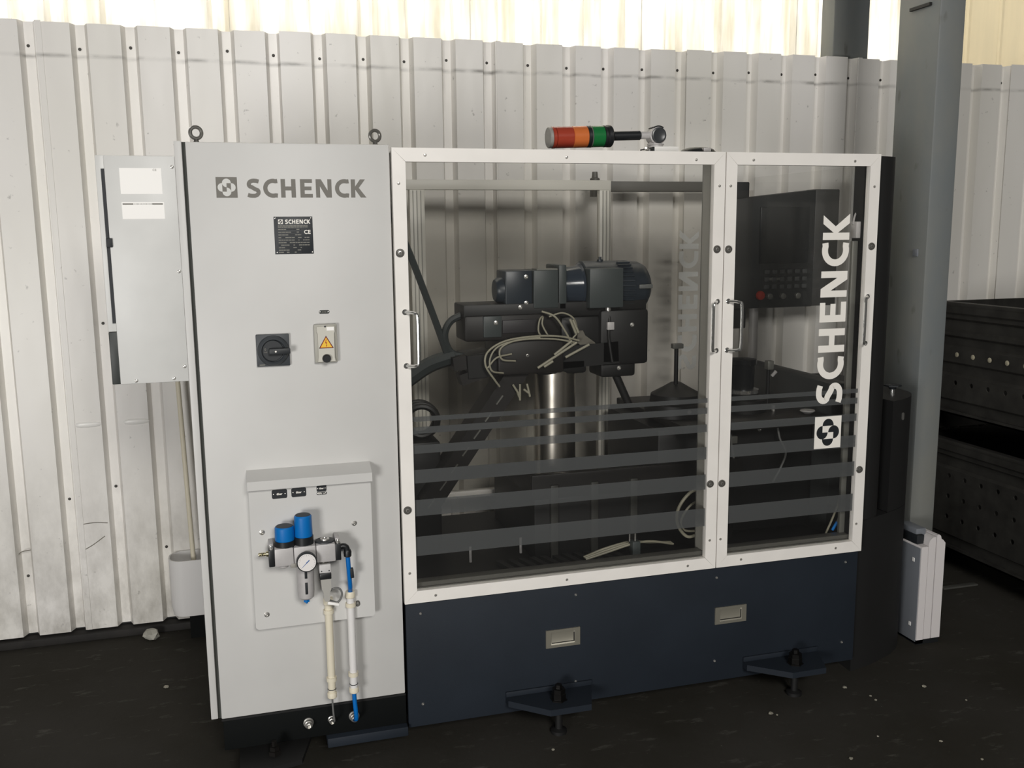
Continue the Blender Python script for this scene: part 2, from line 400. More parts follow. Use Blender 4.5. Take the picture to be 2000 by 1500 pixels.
PITCH, X0, YW = 0.1858, -0.577, 1.25
def corr(k0, k1, y, th=0.0012, flat=0.122, slope=0.0145, low=0.0348, x0=X0, pitch=PITCH, depth=0.04, lap=0.0):
    f = []
    for k in range(k0, k1):
        s = x0+k*pitch
        f += [(s-(lap if k == k0 else 0), y), (s+flat, y), (s+flat+slope, y+depth), (s+flat+slope+low, y+depth)]
    f.append((x0+k1*pitch, y))
    if lap: f.append((x0+k1*pitch+0.02, y))
    return f + [(a, b+th) for a, b in reversed(f)]
wb = bpy.data.objects.new('wall_back', None); C.objects.link(wb); wb['kind'] = 'structure'
for i, (k0, k1) in enumerate([(-9, -5), (-5, 0), (0, 5), (5, 10), (10, 15), (15, 20), (20, 25), (25, 31)]):
    yy = YW - (0.0025 if i % 2 else 0)
    MB().prism(corr(k0, k1, yy, lap=0.006), lambda a, b, t: (a, b, t), 0.045, 2.547+(0.004 if i % 2 else 0)).build('cladding_sheet', cladding, wb, False)
scr = mesh_only(MB().lathe((0, 0, 0), (0, -1, 0), [(0, .0065), (.001, .0065), (.0012, .004), (.004, .0035), (.0045, .001)], 10), 'wall_screw', mat('wall_screw_dark', lin(70, 68, 64), 0.5, 0.5))
locs = [(X0+k*PITCH+0.122+0.0145+0.0174+random.uniform(-.006, .006), YW+0.0385, 2.462+random.uniform(-.01, .008)) for k in range(-5, 27)]
shared('wall_screw', scr, locs, wb)
shared('wall_screw', scr, [(X0+k*PITCH+0.122+0.032, YW+0.0385, z) for k, z in ((-1, .62), (0, 1.36), (1, .37), (-2, .30), (0, .66))], wb)
MB().box(-2.6, 5.3, YW+0.05, YW+0.12, 0.0, 2.5).build('backing_girt', black, wb)
dent_m = mat('dent_highlight', lin(250, 248, 244), 0.3)  # paler than the sheet, so the highlight on the dents is painted in
for dx, dz in ((-0.506, 0.942), (-0.318, 0.943)):
    d_ = MB().lathe((dx-.052, YW+.0005, dz), (1, 0, 0), [(0, .0005), (.006, .008), (.02, .0115), (.05, .0125), (.08, .011), (.098, .007), (.104, .0005)], 20)
    d_.xf(lambda p: Vector((p.x, YW+(p.y-YW)*.45, p.z))).build('panel_dent', dent_m, wb)
scuff_m = mat('scuff_grey', lin(120, 116, 106), 0.7)
for pts in ([(-.815, YW, .410), (-.800, YW, .420), (-.768, YW, .424)], [(-.762, YW, .424), (-.722, YW, .388), (-.685, YW, .364), (-.655, YW, .366), (-.645, YW, .368)], [(-.573, YW, .398), (-.55, YW, .408), (-.52, YW, .425), (-.477, YW, .455)], [(-.563, YW, .515), (-.51, YW, .518), (-.462, YW, .512)]):
    MB().tube(bez(pts, 5), .0022, 6).xf(lambda p: Vector((p.x, YW+(p.y-YW)*.2, p.z))).build('scuff_mark', scuff_m, wb)
# concrete strip the cladding stands over
struct('baseboard_back', MB().box(-2.6, 5.3, YW-0.02, YW+0.12, 0, 0.035, 0.006), mat('kerb_dark', lin(34, 32, 30), 0.8, var=0.3, vscale=20))

# translucent upper wall set behind the lower cladding
wu = bpy.data.objects.new('wall_upper', None); C.objects.link(wu); wu['kind'] = 'structure'
UP = 0.2145
ux = 1.654-UP*12
for i, (k0, k1) in enumerate([(0, 5), (5, 10), (10, 14), (14, 18), (18, 22)]):
    MB().prism(corr(k0, k1, 1.50, th=0.002, flat=0.125, slope=0.018, low=0.052, x0=ux, pitch=UP, depth=0.035), lambda a, b, t: (a, b, t), 2.45, 4.2).build('upper_sheet', upper_m, wu, False)
MB().prism(corr(22, 36, 1.505, th=0.002, flat=0.18, slope=0.01, low=0.015, x0=ux, pitch=UP, depth=0.006), lambda a, b, t: (a, b, t), 2.45, 4.2).build('upper_sheet', upper_b, wu, False)

def steel_post(x0, x1, y0, y1, z0, z1, label, name='steel_column'):
    t = thing(name, ((x0+x1)/2, (y0+y1)/2, z0), label, 'column')
    MB().box(x0, x1, y0, y1, z0, z1, 0.008).build('shaft', post_m, t)
    return t
pc = steel_post(2.862, 2.985, 0.35, 0.60, 0.0, 4.6, 'grey painted steel column standing on the floor right of the machine')
MB().box(2.83, 2.995, 0.32, 0.63, 0, 0.012).build('base_plate', post_m, pc)
MB().box(2.850, 2.863, 0.40, 0.52, 2.60, 2.612).build('bracket', black, pc)
MB().box(2.855, 2.864, 0.395, 0.425, 1.60, 1.632, 0.003).build('cable_tag', heater_g, pc)
steel_post(3.03, 3.235, 1.31, 1.42, 0.0, 4.6, 'dark grey steel column rising behind the lower wall cladding')

# ================================================================ ELECTRICAL CABINET
cab = thing('electrical_cabinet', (0.3, 0.2, 0), 'tall light grey electrical cabinet with black plinth and rotary switch', 'cabinet')
MB().box(0.004, 0.590, 0.022, 0.45, 0.185, 1.985, 0.003).build('body', drive_paint, cab)
MB().box(0.0, 0.5935, 0.0, 0.022, 0.190, 1.990, 0.004).build('door', white_cab, cab)
MB().box(-0.012, 0.004, 0.012, 0.05, 0.19, 1.99).build('gap_shade_strip', mat('gap_shade_dark', lin(60, 62, 58), 0.8), cab)  # dark strip put into the gap beside the door, painting its deep shade
MB().box(-0.031, -0.010, 0.0, 0.44, 0.194, 1.992, 0.002).build('side_panel', white_cab, cab)
MB().box(0.004, 0.596, 0.006, 0.44, 0.078, 0.186, 0.002).build('plinth', plinthb, cab)
MB().box(0.0, 0.594, -0.0005, 0.012, 0.183, 0.1895).build('plinth_lip', black, cab)
for x, y in ((0.030, 0.06), (0.560, 0.06)):
    e = MB().torus((x, y, 2.021), (0.25, -1, 0), 0.0165, 0.0055, 28, 10).lathe((x, y, 1.985), (0, 0, 1), [(0, .014), (.005, .014), (.008, .009), (.018, .006)], 16)
    e.build('eye_bolt', steel_dk, cab)
# word mark and emblem on the door
em = MB().box(0.080, 0.138, -0.0008, 0, 1.832, 1.890); LH = 0.0545
fnl = lambda a, b, t: (0.166+a*LH, -0.0002+t, 1.8305+b*LH)
for ch, ox in zip(WORD, OFFS): letter_mesh(ch, ox, fnl, -0.0006, 0).build('letter', print_gr, cab, False)
logo = MB().box(0.079, 0.139, -0.0004, 0.0, 1.830, 1.890).build('emblem', print_gr, cab)
emblem(lambda a, b, t: (0.109+a*0.030, -0.0003+t, 1.860+b*0.030), print_gr, mat('emblem_light', lin(214, 214, 210), 0.5), logo, 0.0003)
# type plate
npl = MB().box(0.239, 0.353, -0.0022, 0, 1.6625, 1.774, 0.0005).build('type_plate', mat('plate_black', lin(38, 42, 46), 0.5), cab)
shp = lambda a, b, t: (0.272+a*0.01185, -0.0022+t, 1.7525+b*0.0128)
for ch, ox in zip(WORD, OFFS): letter_mesh(ch, ox*0.97, shp, -0.0004, 0).build('plate_letter', print_wh, npl, False)
emblem(lambda a, b, t: (0.2585+a*0.0068, -0.0022+t, 1.7590+b*0.0068), print_wh, print_ink, npl, 0.0001)
text_obj('CE', 0.3365, 1.7275, -0.0024, 0.0165, print_wh, 'plate_text', npl, bold=0.0003)
tx = MB(); dk = MB(); rr = random.Random(3)
for i, z in enumerate([1.7455, 1.7415, 1.7345, 1.7265, 1.7185, 1.7105, 1.703, 1.6955, 1.688, 1.6805, 1.673, 1.6665]):
    x = 0.2505; end = 0.338 if i < 2 else (0.318 if i < 5 or i > 8 else 0.342)
    while x < end:
        wd = rr.uniform(0.003, 0.011)
        (tx if rr.random() < 0.62 or i < 2 else dk).box(x, min(x+wd, end), -0.0025, -0.0022, z, z+0.0026); x += wd+0.0012
tx.build('plate_printing', plate_txt, npl, False, kind='stuff'); dk.build('plate_field', print_ink, npl, False, kind='stuff')
riv = mesh_only(MB().lathe((0, 0, 0), (0, -1, 0), [(0, .002), (.0008, .0018), (.0012, .0006)], 8), 'rivet_and_light_disc', steel)
shared('rivet_and_light_disc', riv, [(0.2435, -.0022, 1.7695), (0.3485, -.0022, 1.7695), (0.2455, -.0022, 1.6675), (0.3495, -.0022, 1.6675)], npl)
# main switch
sw = MB().box(0.1685, 0.2670, -0.012, 0, 1.3235, 1.4215, 0.002).build('main_switch', switch_gr, cab)
MB().lathe((0.2185, -0.012, 1.3715), (0, -1, 0), [(0, .047), (.006, .045), (.012, .040), (.014, .036), (.010, .033), (.004, .0325)], 36).build('switch_ring', switch_gr, sw)
MB().lathe((0.2160, -0.010, 1.3720), (0, -1, 0), [(0, .033), (.007, .0325), (.009, .031)], 32).build('switch_dial', switch_dk, sw)
MB().box(0.205, 0.268, -0.040, -0.018, 1.3625, 1.3805, 0.003).build('switch_handle', switch_dk, sw)
MB().lathe((0.2245, -0.040, 1.3715), (0, -1, 0), [(0, .003), (.0006, .0028)], 12).build('switch_pin', print_wh, sw)
text_obj('0', 0.1945, 1.3765, -0.0195, 0.010, plate_txt, 'switch_text', sw)
text_obj('OFF', 0.1955, 1.3675, -0.0195, 0.006, plate_txt, 'switch_text', sw)
MB().box(0.176, 0.192, -0.0125, -0.0118, 1.3275, 1.3300).build('switch_marking', plate_txt, sw)
# service socket with hinged cover
so = MB().box(0.342, 0.412, -0.018, 0, 1.328, 1.447, 0.003).build('service_socket', socket_sh, cab)
MB().prism([(0.350, 1.441), (0.404, 1.441), (0.404, 1.425), (0.4015, 1.418), (0.4015, 1.345), (0.404, 1.332), (0.350, 1.332), (0.3525, 1.345), (0.3525, 1.418), (0.350, 1.425)], front(0), -0.026, -0.017).build('socket_cover', socket_b, so)
MB().box(0.380, 0.402, -0.0272, -0.0255, 1.428, 1.4385).build('cover_sticker', label_w, so)
MB().lathe((0.3755, -0.026, 1.4405), (0, -1, 0), [(0, .003), (.002, .0025)], 10).build('cover_screw', print_ink, so)
tri = [(0.3545, 1.3735), (0.3995, 1.3735), (0.377, 1.4125)]
MB().prism(tri, front(-0.026), -0.0004, 0).build('warning_border', print_ink, so, False)
ci = ((tri[0][0]+tri[1][0]+tri[2][0])/3, (tri[0][1]+tri[1][1]+tri[2][1])/3); sc2 = lambda k: [((a-ci[0])*k+ci[0], (b-ci[1])*k+ci[1]) for a, b in tri]
MB().prism(sc2(.90), front(-0.0264), -0.0003, 0).build('warning_border', redpr, so, False)
MB().prism(sc2(.78), front(-0.0267), -0.0003, 0).build('warning_sign', yellow, so, False)
MB().prism([(0.3765, 1.4015), (0.3785, 1.4015), (0.3760, 1.3915), (0.3800, 1.3920), (0.3785, 1.3820), (0.3800, 1.3825), (0.3775, 1.3775), (0.3760, 1.3835), (0.3773, 1.3830), (0.3778, 1.3895), (0.3735, 1.3890)], front(-0.0270), -0.0003, 0).build('warning_bolt', redpr, so, False)
MB().lathe((0.3765, -0.014, 1.342), (0, -1, 0), [(0, .0135), (.014, .0135), (.022, .012), (.024, .010)], 24).build('socket_latch', blackpl, so)
pl = MB().prism(arc(0.3875, 1.4835, .0055, .0055, -90, 90, 8)+arc(0.3665, 1.4835, .0055, .0055, 90, 270, 8), front(0), -0.0016, 0).build('socket_tag', mat('tag_black', lin(52, 55, 52), 0.5), cab)
shared('rivet_and_light_disc', riv, [(0.3645, -.0016, 1.4838), (0.3895, -.0016, 1.4838)], pl)
text_obj('X10', 0.3765, 1.4838, -0.0018, 0.007, plate_txt, 'tag_text', pl)
# glands in the plinth
for x, z, r in ((0.271, 0.134, .0135), (0.346, 0.134, .0095), (0.420, 0.134, .014)):
    g = MB().lathe((x, 0.006, z), (0, -1, 0), [(0, r*1.25), (.005, r*1.25), (.006, r), (.018, r), (.019, r*.78), (.028, r*.72), (.030, r*.5), (.022, r*.45)], 6 if False else 18)
    g.build('cable_gland', steel, cab)
# levelling foot under the cabinet
MB().prism([(0.05, 0.10), (0.30, 0.10), (0.24, -0.12), (0.05, -0.16)], lambda a, b, t: (a, b, t), 0.062, 0.078).build('foot_plate', black, cab)
MB().lathe((0.158, -0.06, 0.005), (0, 0, 1), [(0, .026), (.012, .026), (.016, .011), (.078, .011)], 16).build('levelling_foot', black, cab)
MB().lathe((0.158, -0.06, 0.078), (0, 0, 1), [(0, .021), (.014, .021), (.0141, .016), (.028, .016), (.0281, .009), (.045, .009)], 6).build('levelling_nut', mat('oily_nut', lin(40, 38, 36), 0.4, 0.6), cab)

# ================================================================ DRIVE BOX HUNG ON THE SIDE PANEL
db = thing('drive_box', (-0.13, 0.1, 1.285), 'light grey drive box hung on the left flank of the tall cabinet', 'box')
MB().box(-0.223, -0.031, 0.0, 0.20, 1.289, 1.949, 0.0025).build('cover', drive_paint, db)
MB().box(-0.247, -0.222, 0.010, 0.19, 1.445, 1.950, 0.002).build('side_flange', drive_paint, db)
MB().box(-0.2325, -0.2238, 0.004, 0.011, 1.470, 1.912).build('vent_slot', print_ink, db)
MB().box(-0.246, -0.222, 0.006, 0.16, 1.289, 1.444, 0.002).build('connector_block', mat('connector_dark', lin(50, 54, 52), 0.5), db)
MB().box(-0.232, -0.215, -0.006, 0.004, 1.690, 1.716, 0.002).build('catch', print_ink, db)
MB().box(-0.183, -0.070, -0.0006, 0.0, 1.841, 1.914).build('paper_label', label_w, db)
MB().box(-0.183, -0.068, -0.0006, 0.0, 1.770, 1.818).build('paper_label', label_w, db)
text_obj('CE', -0.088, 1.9085, -0.0008, 0.009, plate_txt, 'label_text', db)
lb = MB().box(-0.1805, -0.1515, -0.0010, -0.0005, 1.8105, 1.8145).box(-0.1005, -0.0715, -0.0010, -0.0005, 1.8105, 1.8145)
lb.build('label_bar', print_gr, db, kind='stuff')
lt = MB(); x = -0.149
while x < -0.103: wd = random.uniform(.0012, .003); lt.box(x, x+wd, -0.0009, -0.0005, 1.8108, 1.8142); x += wd+0.0012
lt.build('label_printing', mat('faint_print', lin(175, 174, 170), .6), db, kind='stuff')
bolt = mesh_only(MB().lathe((0, 0, 0), (0, -1, 0), [(0, .0052), (.0015, .0052), (.0035, .004), (.004, .0022), (.0028, .002)], 14), 'screw', steel)
bolt.name = 'screw'
shared('screw', bolt, [(-0.040, 0.0, 1.918), (-0.039, 0, 1.617), (-0.041, 0, 1.334), (-0.073, 0, 1.300), (-0.179, 0, 1.298)], db)

# conduit dropping into a bin at the wall
cp = MB().tube([(-0.137, 1.17, 1.62), (-0.137, 1.17, 1.1), (-0.120, 1.16, 0.28)], 0.010, 14).build('conduit_pipe', cream)
tag(cp, 'cream conduit pipe dropping along the wall into the white bin', 'pipe')
def stadium(x0, x1, y0, y1, r=None, n=10):
    r = r or (y1-y0)/2
    return arc(x0+r, y1-r, r, r, 90, 180, n)+arc(x0+r, y0+r, r, r, 180, 270, n)+arc(x1-r, y0+r, r, r, 270, 360, n)+arc(x1-r, y1-r, r, r, 0, 90, n)
bn = thing('bin', (-0.06, 1.17, 0.035), 'white oblong plastic bin with rounded ends standing at the wall', 'bin')
outer = stadium(-0.222, 0.12, 1.095, 1.243, 0.06); inner = stadium(-0.216, 0.114, 1.101, 1.237, 0.055); base = stadium(-0.214, 0.112, 1.101, 1.237, 0.055)
n = len(outer); V = [(a, b, 0.112) for a, b in base]+[(a, b, 0.155) for a, b in outer]+[(a, b, 0.360) for a, b in outer]+[(a, b, 0.360) for a, b in inner]+[(a, b, 0.125) for a, b in inner]
F = [tuple(range(n))]+[(k*n+i, k*n+(i+1) % n, (k+1)*n+(i+1) % n, (k+1)*n+i) for k in range(4) for i in range(n)]+[tuple(4*n+i for i in range(n))]
m_ = MB().add(V, F); m_.build('shell', whitepl, bn)
MB().box(-0.15, 0.06, 1.13, 1.245, 0.0, 0.113).build('stand', plinthb, bn)

# ================================================================ AIR PREPARATION PANEL
ap = MB().prism([(0.122, 0.955), (0.122, 0.500), (0.130, 0.493), (0.490, 0.4945), (0.4965, 0.502), (0.4965, 0.955)], front(0), -0.040, 0.0); ap = ap.build('mounting_panel', white_cab, cab)
V = [(x, y, z) for x in (0.119, 0.4995) for y, z in ((0.0, 1.001), (-0.062, 0.978), (-0.062, 0.950), (-0.0585, 0.950), (-0.0585, 0.973), (0.0, 0.995))]
MB().add(V, [tuple(range(6)), tuple(range(11, 5, -1))]+[(i, i+6, (i+1) % 6+6, (i+1) % 6) for i in range(6)]).build('hood', white_cab, ap)
mb = mesh_only(MB().lathe((0, 0, 0), (0, -1, 0), [(0, .0085), (.001, .0085), (.0015, .0062), (.005, .0058), (.0056, .003), (.003, .0028)], 16), 'bolt', steel)
shared('bolt', mb, [(0.156, -.04, 0.810), (0.440, -.04, 0.812), (0.157, -.04, 0.541), (0.441, -.04, 0.541)], ap)
def tagplate(x, z, w, h, txt, name='pressure_tag'):
    r = min(w, h)*0.18 if h > .012 else h*.49
    p = MB().prism(stadium(x-w/2, x+w/2, z-h/2, z+h/2, r, 5), front(-0.04), -0.0016, 0).build(name, print_ink, cab)
    shared('rivet_and_light_disc', riv, [(x-w*.38, -.0416, z), (x+w*.38, -.0416, z)], p)
    text_obj(txt, x, z, -0.0418, 0.0095 if w > .04 else 0.0075, print_wh, 'tag_text', p, bold=0.0002)
tagplate(0.2140, 0.928, 0.046, 0.0285, '6bar'); tagplate(0.2725, 0.9285, 0.045, 0.0285, '6bar')
tagplate(0.3425, 0.935, 0.030, 0.020, '6bar'); tagplate(0.3425, 0.919, 0.031, 0.009, '80% 1-3')

au = thing('air_service_unit', (0.28, -0.09, 0.58), 'die cast air service unit with two blue regulator knobs and dial', 'regulator')
for x0, x1 in ((0.188, 0.2445), (0.2455, 0.3115), (0.3125, 0.371)):
    MB().box(x0, x1, -0.125, -0.055, 0.722, 0.779, 0.004).build('valve_block', valve, au)
MB().box(0.2335, 0.256, -0.127, -0.100, 0.715, 0.729, 0.003).build('block_clamp', mat('clamp_grey', lin(150, 147, 140), .5), au)
MB().lathe((0.214, -0.092, 0.722), (0, 0, -1), [(0, .017), (.010, .016), (.014, .011)], 20).build('block_plug', valve, au)
for x, z0, z1, r in ((0.2215, 0.796, 0.840, 0.0300), (0.2785, 0.803, 0.870, 0.0275)):
    MB().lathe((x, -0.092, 0.776), (0, 0, 1), [(0, r+.002), (z0-.776, r+.002), (z0-.7755, r-.002)], 28).build('regulator_collar', blackpl, au)
    k = MB().lathe((x, -0.092, z0), (0, 0, 1), [(0, r-.001), (.004, r), (z1-z0-.004, r-.001), (z1-z0, r-.004)], 28).build('regulator_knob', blue, au)
    MB().lathe((x, -0.092, z1), (0, 0, 1), [(0, r-.004), (.0015, r-.006)], 28).build('knob_top', mat('knob_top_dark', lin(58, 66, 74), .6), k)
MB().lathe((0.342, -0.090, 0.778), (0, 0, 1), [(0, .030), (.005, .029), (.006, .024)], 28).build('block_cap', switch_dk, au)
MB().lathe((0.342, -0.090, 0.784), (0, 0, 1), [(0, .015), (.004, .014), (.0045, .008), (.002, .007)], 20).build('cap_screw', steel, au)
ga = MB().lathe((0.281, -0.122, 0.737), (0, -1, 0), [(0, .020), (.010, .024), (.014, .0305), (.030, .0305), (.032, .0285), (.029, .0275)], 36).build('pressure_gauge', switch_dk, au)
MB().lathe((0.281, -0.152, 0.737), (0, -1, 0), [(0, .0272), (.0012, .0272)], 36).build('gauge_dial', dial, ga)
tk = MB()
for i in range(21):
    a = math.radians(225-270*i/20); c_, s_ = math.cos(a), math.sin(a); l = .0215 if i % 5 else .0195
    tk.prism([(0.281+c_*l-s_*.0003, .737+s_*l+c_*.0003), (0.281+c_*.0245-s_*.0003, .737+s_*.0245+c_*.0003), (0.281+c_*.0245+s_*.0003, .737+s_*.0245-c_*.0003), (0.281+c_*l+s_*.0003, .737+s_*l-c_*.0003)], front(-.1532), -.0002, 0)
tk.build('dial_graduation', plate_txt, ga, False, kind='stuff')
MB().prism([(0.2785, 0.7365), (0.2805, 0.7345), (0.2895, 0.7430), (0.2880, 0.7450)], front(-.1535), -.0008, 0).prism([(0.2660, 0.7225), (0.2666, 0.7219), (0.2815, 0.7358), (0.2803, 0.7370)], front(-.1535), -.0006, 0).build('gauge_needle', mat('needle_blue', lin(20, 85, 150), .5), ga, False)
MB().lathe((0.2785, -0.090, 0.724), (0, 0, -1), [(0, .0265), (.020, .0270), (.100, .0255), (.118, .0235), (.124, .017), (.126, .008)], 28).build('filter_bowl', valve, au)
for z0, z1 in ((0.673, 0.700), (0.622, 0.660)):
    MB().box(0.2745, 0.2825, -0.1175, -0.110, z0, z1, 0.001).build('sight_window', print_ink, au)
MB().lathe((0.2785, -0.090, 0.598), (0, 0, -1), [(0, .010), (.009, .010), (.0095, .006), (.015, .003)], 6).build('drain_valve', blue, au)
for x0, x1, z0, z1 in ((0.1705, 0.1880, 0.723, 0.776), (0.3710, 0.3880, 0.723, 0.776)):
    MB().box(x0, x1, -0.122, -0.060, z0, z1, 0.002).build('end_plate', blackpl, au)
    MB().box(x0+.002, x1-.002, -0.100, -0.041, z1-.002, z1+0.012, 0.001).build('wall_bracket', valve, au)
    MB().lathe(((x0+x1)/2, -0.112, z1), (0, 0, 1), [(0, .006), (.008, .006), (.009, .0045), (.012, .004)], 12).build('clamp_screw', steel, au)
MB().lathe((0.1705, -0.095, 0.757), (-1, 0, 0), [(0, .0085), (.006, .0085), (.0062, .005), (.012, .005), (.013, .0062), (.016, .005), (.019, .0062), (.022, .005), (.025, .0060), (.030, .0045)], 14).build('hose_nipple', brass, au)
MB().tube(bez([(0.387, -.095, .757), (0.398, -.095, .758), (0.4065, -.095, .753), (0.4095, -.095, .740), (0.4100, -.095, .728)], 4), 0.0095, 14).build('elbow_fitting', blackpl, au)
MB().lathe((0.4100, -0.095, 0.745), (0, 0, -1), [(0, .0105), (.006, .0125), (.020, .0120), (.022, .010)], 16).build('elbow_collar', blackpl, au)
# pressure switch below the third block
MB().lathe((0.338, -0.090, 0.722), (0, 0, -1), [(0, .014), (.004, .016), (.010, .0155), (.013, .012)], 18).build('switch_nut', steel_dk, au)
MB().box(0.3205, 0.3555, -0.108, -0.072, 0.681, 0.709, 0.002).build('pressure_switch', mat('switch_white', lin(205, 203, 202), .5), au)
for x in (0.327, 0.350): MB().lathe((x, -0.108, 0.688), (0, -1, 0), [(0, .0022), (.0004, .002)], 10).build('switch_hole', print_ink, au)
MB().box(0.3205, 0.3565, -0.109, -0.071, 0.660, 0.6805, 0.003).build('connector_cap', blackpl, au)
MB().prism([(0.3235, 0.661), (0.3555, 0.661), (0.3545, 0.625), (0.350, 0.615), (0.350, 0.592), (0.3455, 0.586), (0.336, 0.586), (0.331, 0.594), (0.331, 0.615), (0.3255, 0.628)], front(-0.09), -0.014, 0.012).build('connector_plug', mat('smoky_plug', lin(176, 174, 168), .25), au)

cg = MB().tube(bez([(0.347, -.09, .612), (0.362, -.092, .622), (0.380, -.092, .620), (0.388, -.092, .603), (0.382, -.09, .583), (0.370, -.088, .574), (0.352, -.075, .578), (0.345, -.055, .572), (0.346, -.05, .40), (0.347, -.05, .24), (0.349, -.048, .180), (0.352, -.040, .150), (0.350, -.018, .136)], 8), 0.0032, 10).build('sensor_cable', cable_g)
tag(cg, 'thin grey sensor cable looped beside the pressure switch', 'cable')
ctag = MB().box(-0.018, 0.018, -0.004, 0.004, -0.0045, 0.0045, 0.001); ctag.xf(lambda p: Matrix.Rotation(0.27, 3, 'Y') @ p + Vector((0.360, -0.094, 0.5735)))
tag(ctag.build('cable_marker', label_w), 'white marker sleeve on the looped grey sensor cable', 'marker')
bh = thing('air_hose', (0.42, -0.05, 0.13), 'bright blue air hose running down through the right conduit', 'hose')
MB().tube(bez([(0.410, -.095, .726), (0.412, -.092, .68), (0.416, -.075, .62), (0.418, -.050, .570), (0.418, -.05, .40), (0.418, -.05, .24), (0.421, -.050, .18), (0.423, -.040, .146), (0.421, -.014, .134)], 8), 0.0072, 12).build('hose', bluedk, bh)
MB().box(0.4125, 0.4235, -0.100, -0.086, 0.652, 0.684, 0.002).xf(lambda p: p+Vector(((0.684-p.z)*0.05+.0025, 0, 0))).build('cable_tie', print_ink, bh)
def conduit(x, ztop, zbot, label, m, y=-0.05):
    t = thing('conduit', (x, y, zbot), label, 'conduit', )
    hollow = lambda r, z0, z1, wall: MB().lathe((x, y, z0), (0, 0, 1), [(0, r-wall), (0, r), (z1-z0, r), (z1-z0, r-wall), (.01, r-wall)], 20)
    MB().lathe((x, y, zbot+.01), (0, 0, 1), [(0, .0122), (ztop-zbot-.02, .0122)], 20).build('pipe', m, t)
    for z0, z1 in ((ztop-.022, ztop), (zbot, zbot+.018)):
        MB().lathe((x, y, z0), (0, 0, 1), [(0, .0138), (.002, .0155), (z1-z0-.002, .0155), (z1-z0, .0142), (z1-z0-.001, .0072)], 20).build('end_sleeve', cream, t)
    for z in (ztop-.052, zbot+.058):
        MB().prism(arc(0, 0, .0165, .0165, -30, 210, 12)+arc(0, 0, .0128, .0128, 210, -30, 12), lambda a, b, t_: (x+a, y-b, t_), z, z+.013).build('pipe_clip', cream, t)
        yb = 0.0 if z < .49 else -0.04
        if abs(yb-y) > .011: MB().box(x-.008, x+.008, min(y+.0125, yb), yb, z+.001, z+.012).build('clip_spacer', steel_dk if z < .49 else cream, t)
    MB().torus((x, y, zbot+.030), (0, 0, 1), .0128, .0012, 18, 6).build('seal_ring', print_ink, t)
    return t
conduit(0.3475, 0.578, 0.238, 'cream plastic conduit carrying the grey sensor cable down the door', cream)
conduit(0.4180, 0.592, 0.245, 'white plastic conduit carrying the blue air hose down the door', whitepl)
tag(MB().torus((0.440, -0.043, .545), (0.3, -1, 0), .007, .0022, 16, 6).build('conduit_clip_ring', steel_dk), 'small steel ring on the panel beside the white conduit', 'ring')

# ================================================================ BALANCING MACHINE
bmch = thing('balancing_machine', (1.45, 0.45, 0), 'large dark balancing machine behind aluminium framed glazed doors', 'machine')
X0m, X1m = 0.599, 2.353
MB().box(X0m+.004, X1m-.003, 0.004, 0.022, 0.060, 0.506, 0.002).build('base_panel', anthra, bmch)
MB().box(X0m+.01, X1m-.01, 0.022, 0.945, 0.075, 0.500).build('base_body', machine, bmch)
MB().box(0.329, 0.597, -0.02, 0.3, 0.045, 0.0775, 0.003).build('base_kerb', anthra, cab)
sc = mesh_only(MB().lathe((0, 0, 0), (0, -1, 0), [(0, .0050), (.0012, .0050), (.0030, .0038), (.0034, .0018), (.0022, .0016)], 12), 'screw', steel)
shared('screw', sc, [(x, 0.004, z) for x in (0.653, 1.204, 1.751, 2.296) for z in (0.140, 0.464)], bmch)
for x0, x1, zc in ((1.0925, 1.219, 0.3125), (1.747, 1.875, 0.3160)):
    fh = MB()
    fh.box(x0, x1, -0.001, 0.004, zc+.022, zc+.0325).box(x0, x1, -0.001, 0.004, zc-.0325, zc-.022).box(x0, x0+.019, -0.001, 0.004, zc-.022, zc+.022).box(x1-.019, x1, -0.001, 0.004, zc-.022, zc+.022)
    h = fh.build('flush_handle', brushed, bmch)
    V = [(x0+.019, -.0008, zc-.022), (x1-.019, -.0008, zc-.022), (x1-.019, -.0008, zc+.022), (x0+.019, -.0008, zc+.022), (x0+.019, .0035, zc-.014), (x1-.024, .0035, zc-.014), (x1-.024, .0035, zc+.020), (x0+.019, .0035, zc+.020)]
    MB().add(V, [(0, 1, 5, 4), (1, 2, 6, 5), (2, 3, 7, 6), (3, 0, 4, 7), (4, 5, 6, 7)]).build('handle_dish', brushed, h)
    MB().box(x0+.022, x1-.022, -0.0012, 0.003, zc-.0165, zc-.0150).box(x1-.0235, x1-.0215, -0.0012, 0.003, zc-.0165, zc+.016).build('handle_gap', black, h)
# outrigger brackets with levelling feet
for cx, xl, xr in ((1.110, 0.945, 1.262), (2.040, 1.868, 2.185)):
    br = MB().prism([(xl, 0.004), (xr, 0.004), (xr-.02, -0.055), (xr-.05, -0.135), (cx-.045, -0.135), (xl, -0.03)], lambda a, b, t: (a, b, t), 0.100, 0.122).build('foot_bracket', anthra, bmch)
    MB().box(xl, xr, -0.004, 0.004, 0.122, 0.140, 0.001).build('weld_bar', anthra, br)
    MB().lathe((cx+.005, -0.07, 0.0), (0, 0, 1), [(0, .028), (.012, .028), (.018, .013), (.100, .013)], 20).build('levelling_foot', black, br)
    MB().lathe((cx+.005, -0.07, 0.122), (0, 0, 1), [(0, .030), (.004, .030), (.005, .025), (.024, .025), (.026, .023), (.042, .023), (.043, .013), (.056, .012)], 6).build('levelling_nut', mat('oily_bolt', lin(30, 29, 28), .35, .6), br)
MB().lathe((1.71, 0.2, 0.0), (0, 0, 1), [(0, .03), (.02, .03), (.03, .014), (.08, .014)], 16).build('levelling_foot', black, bmch)

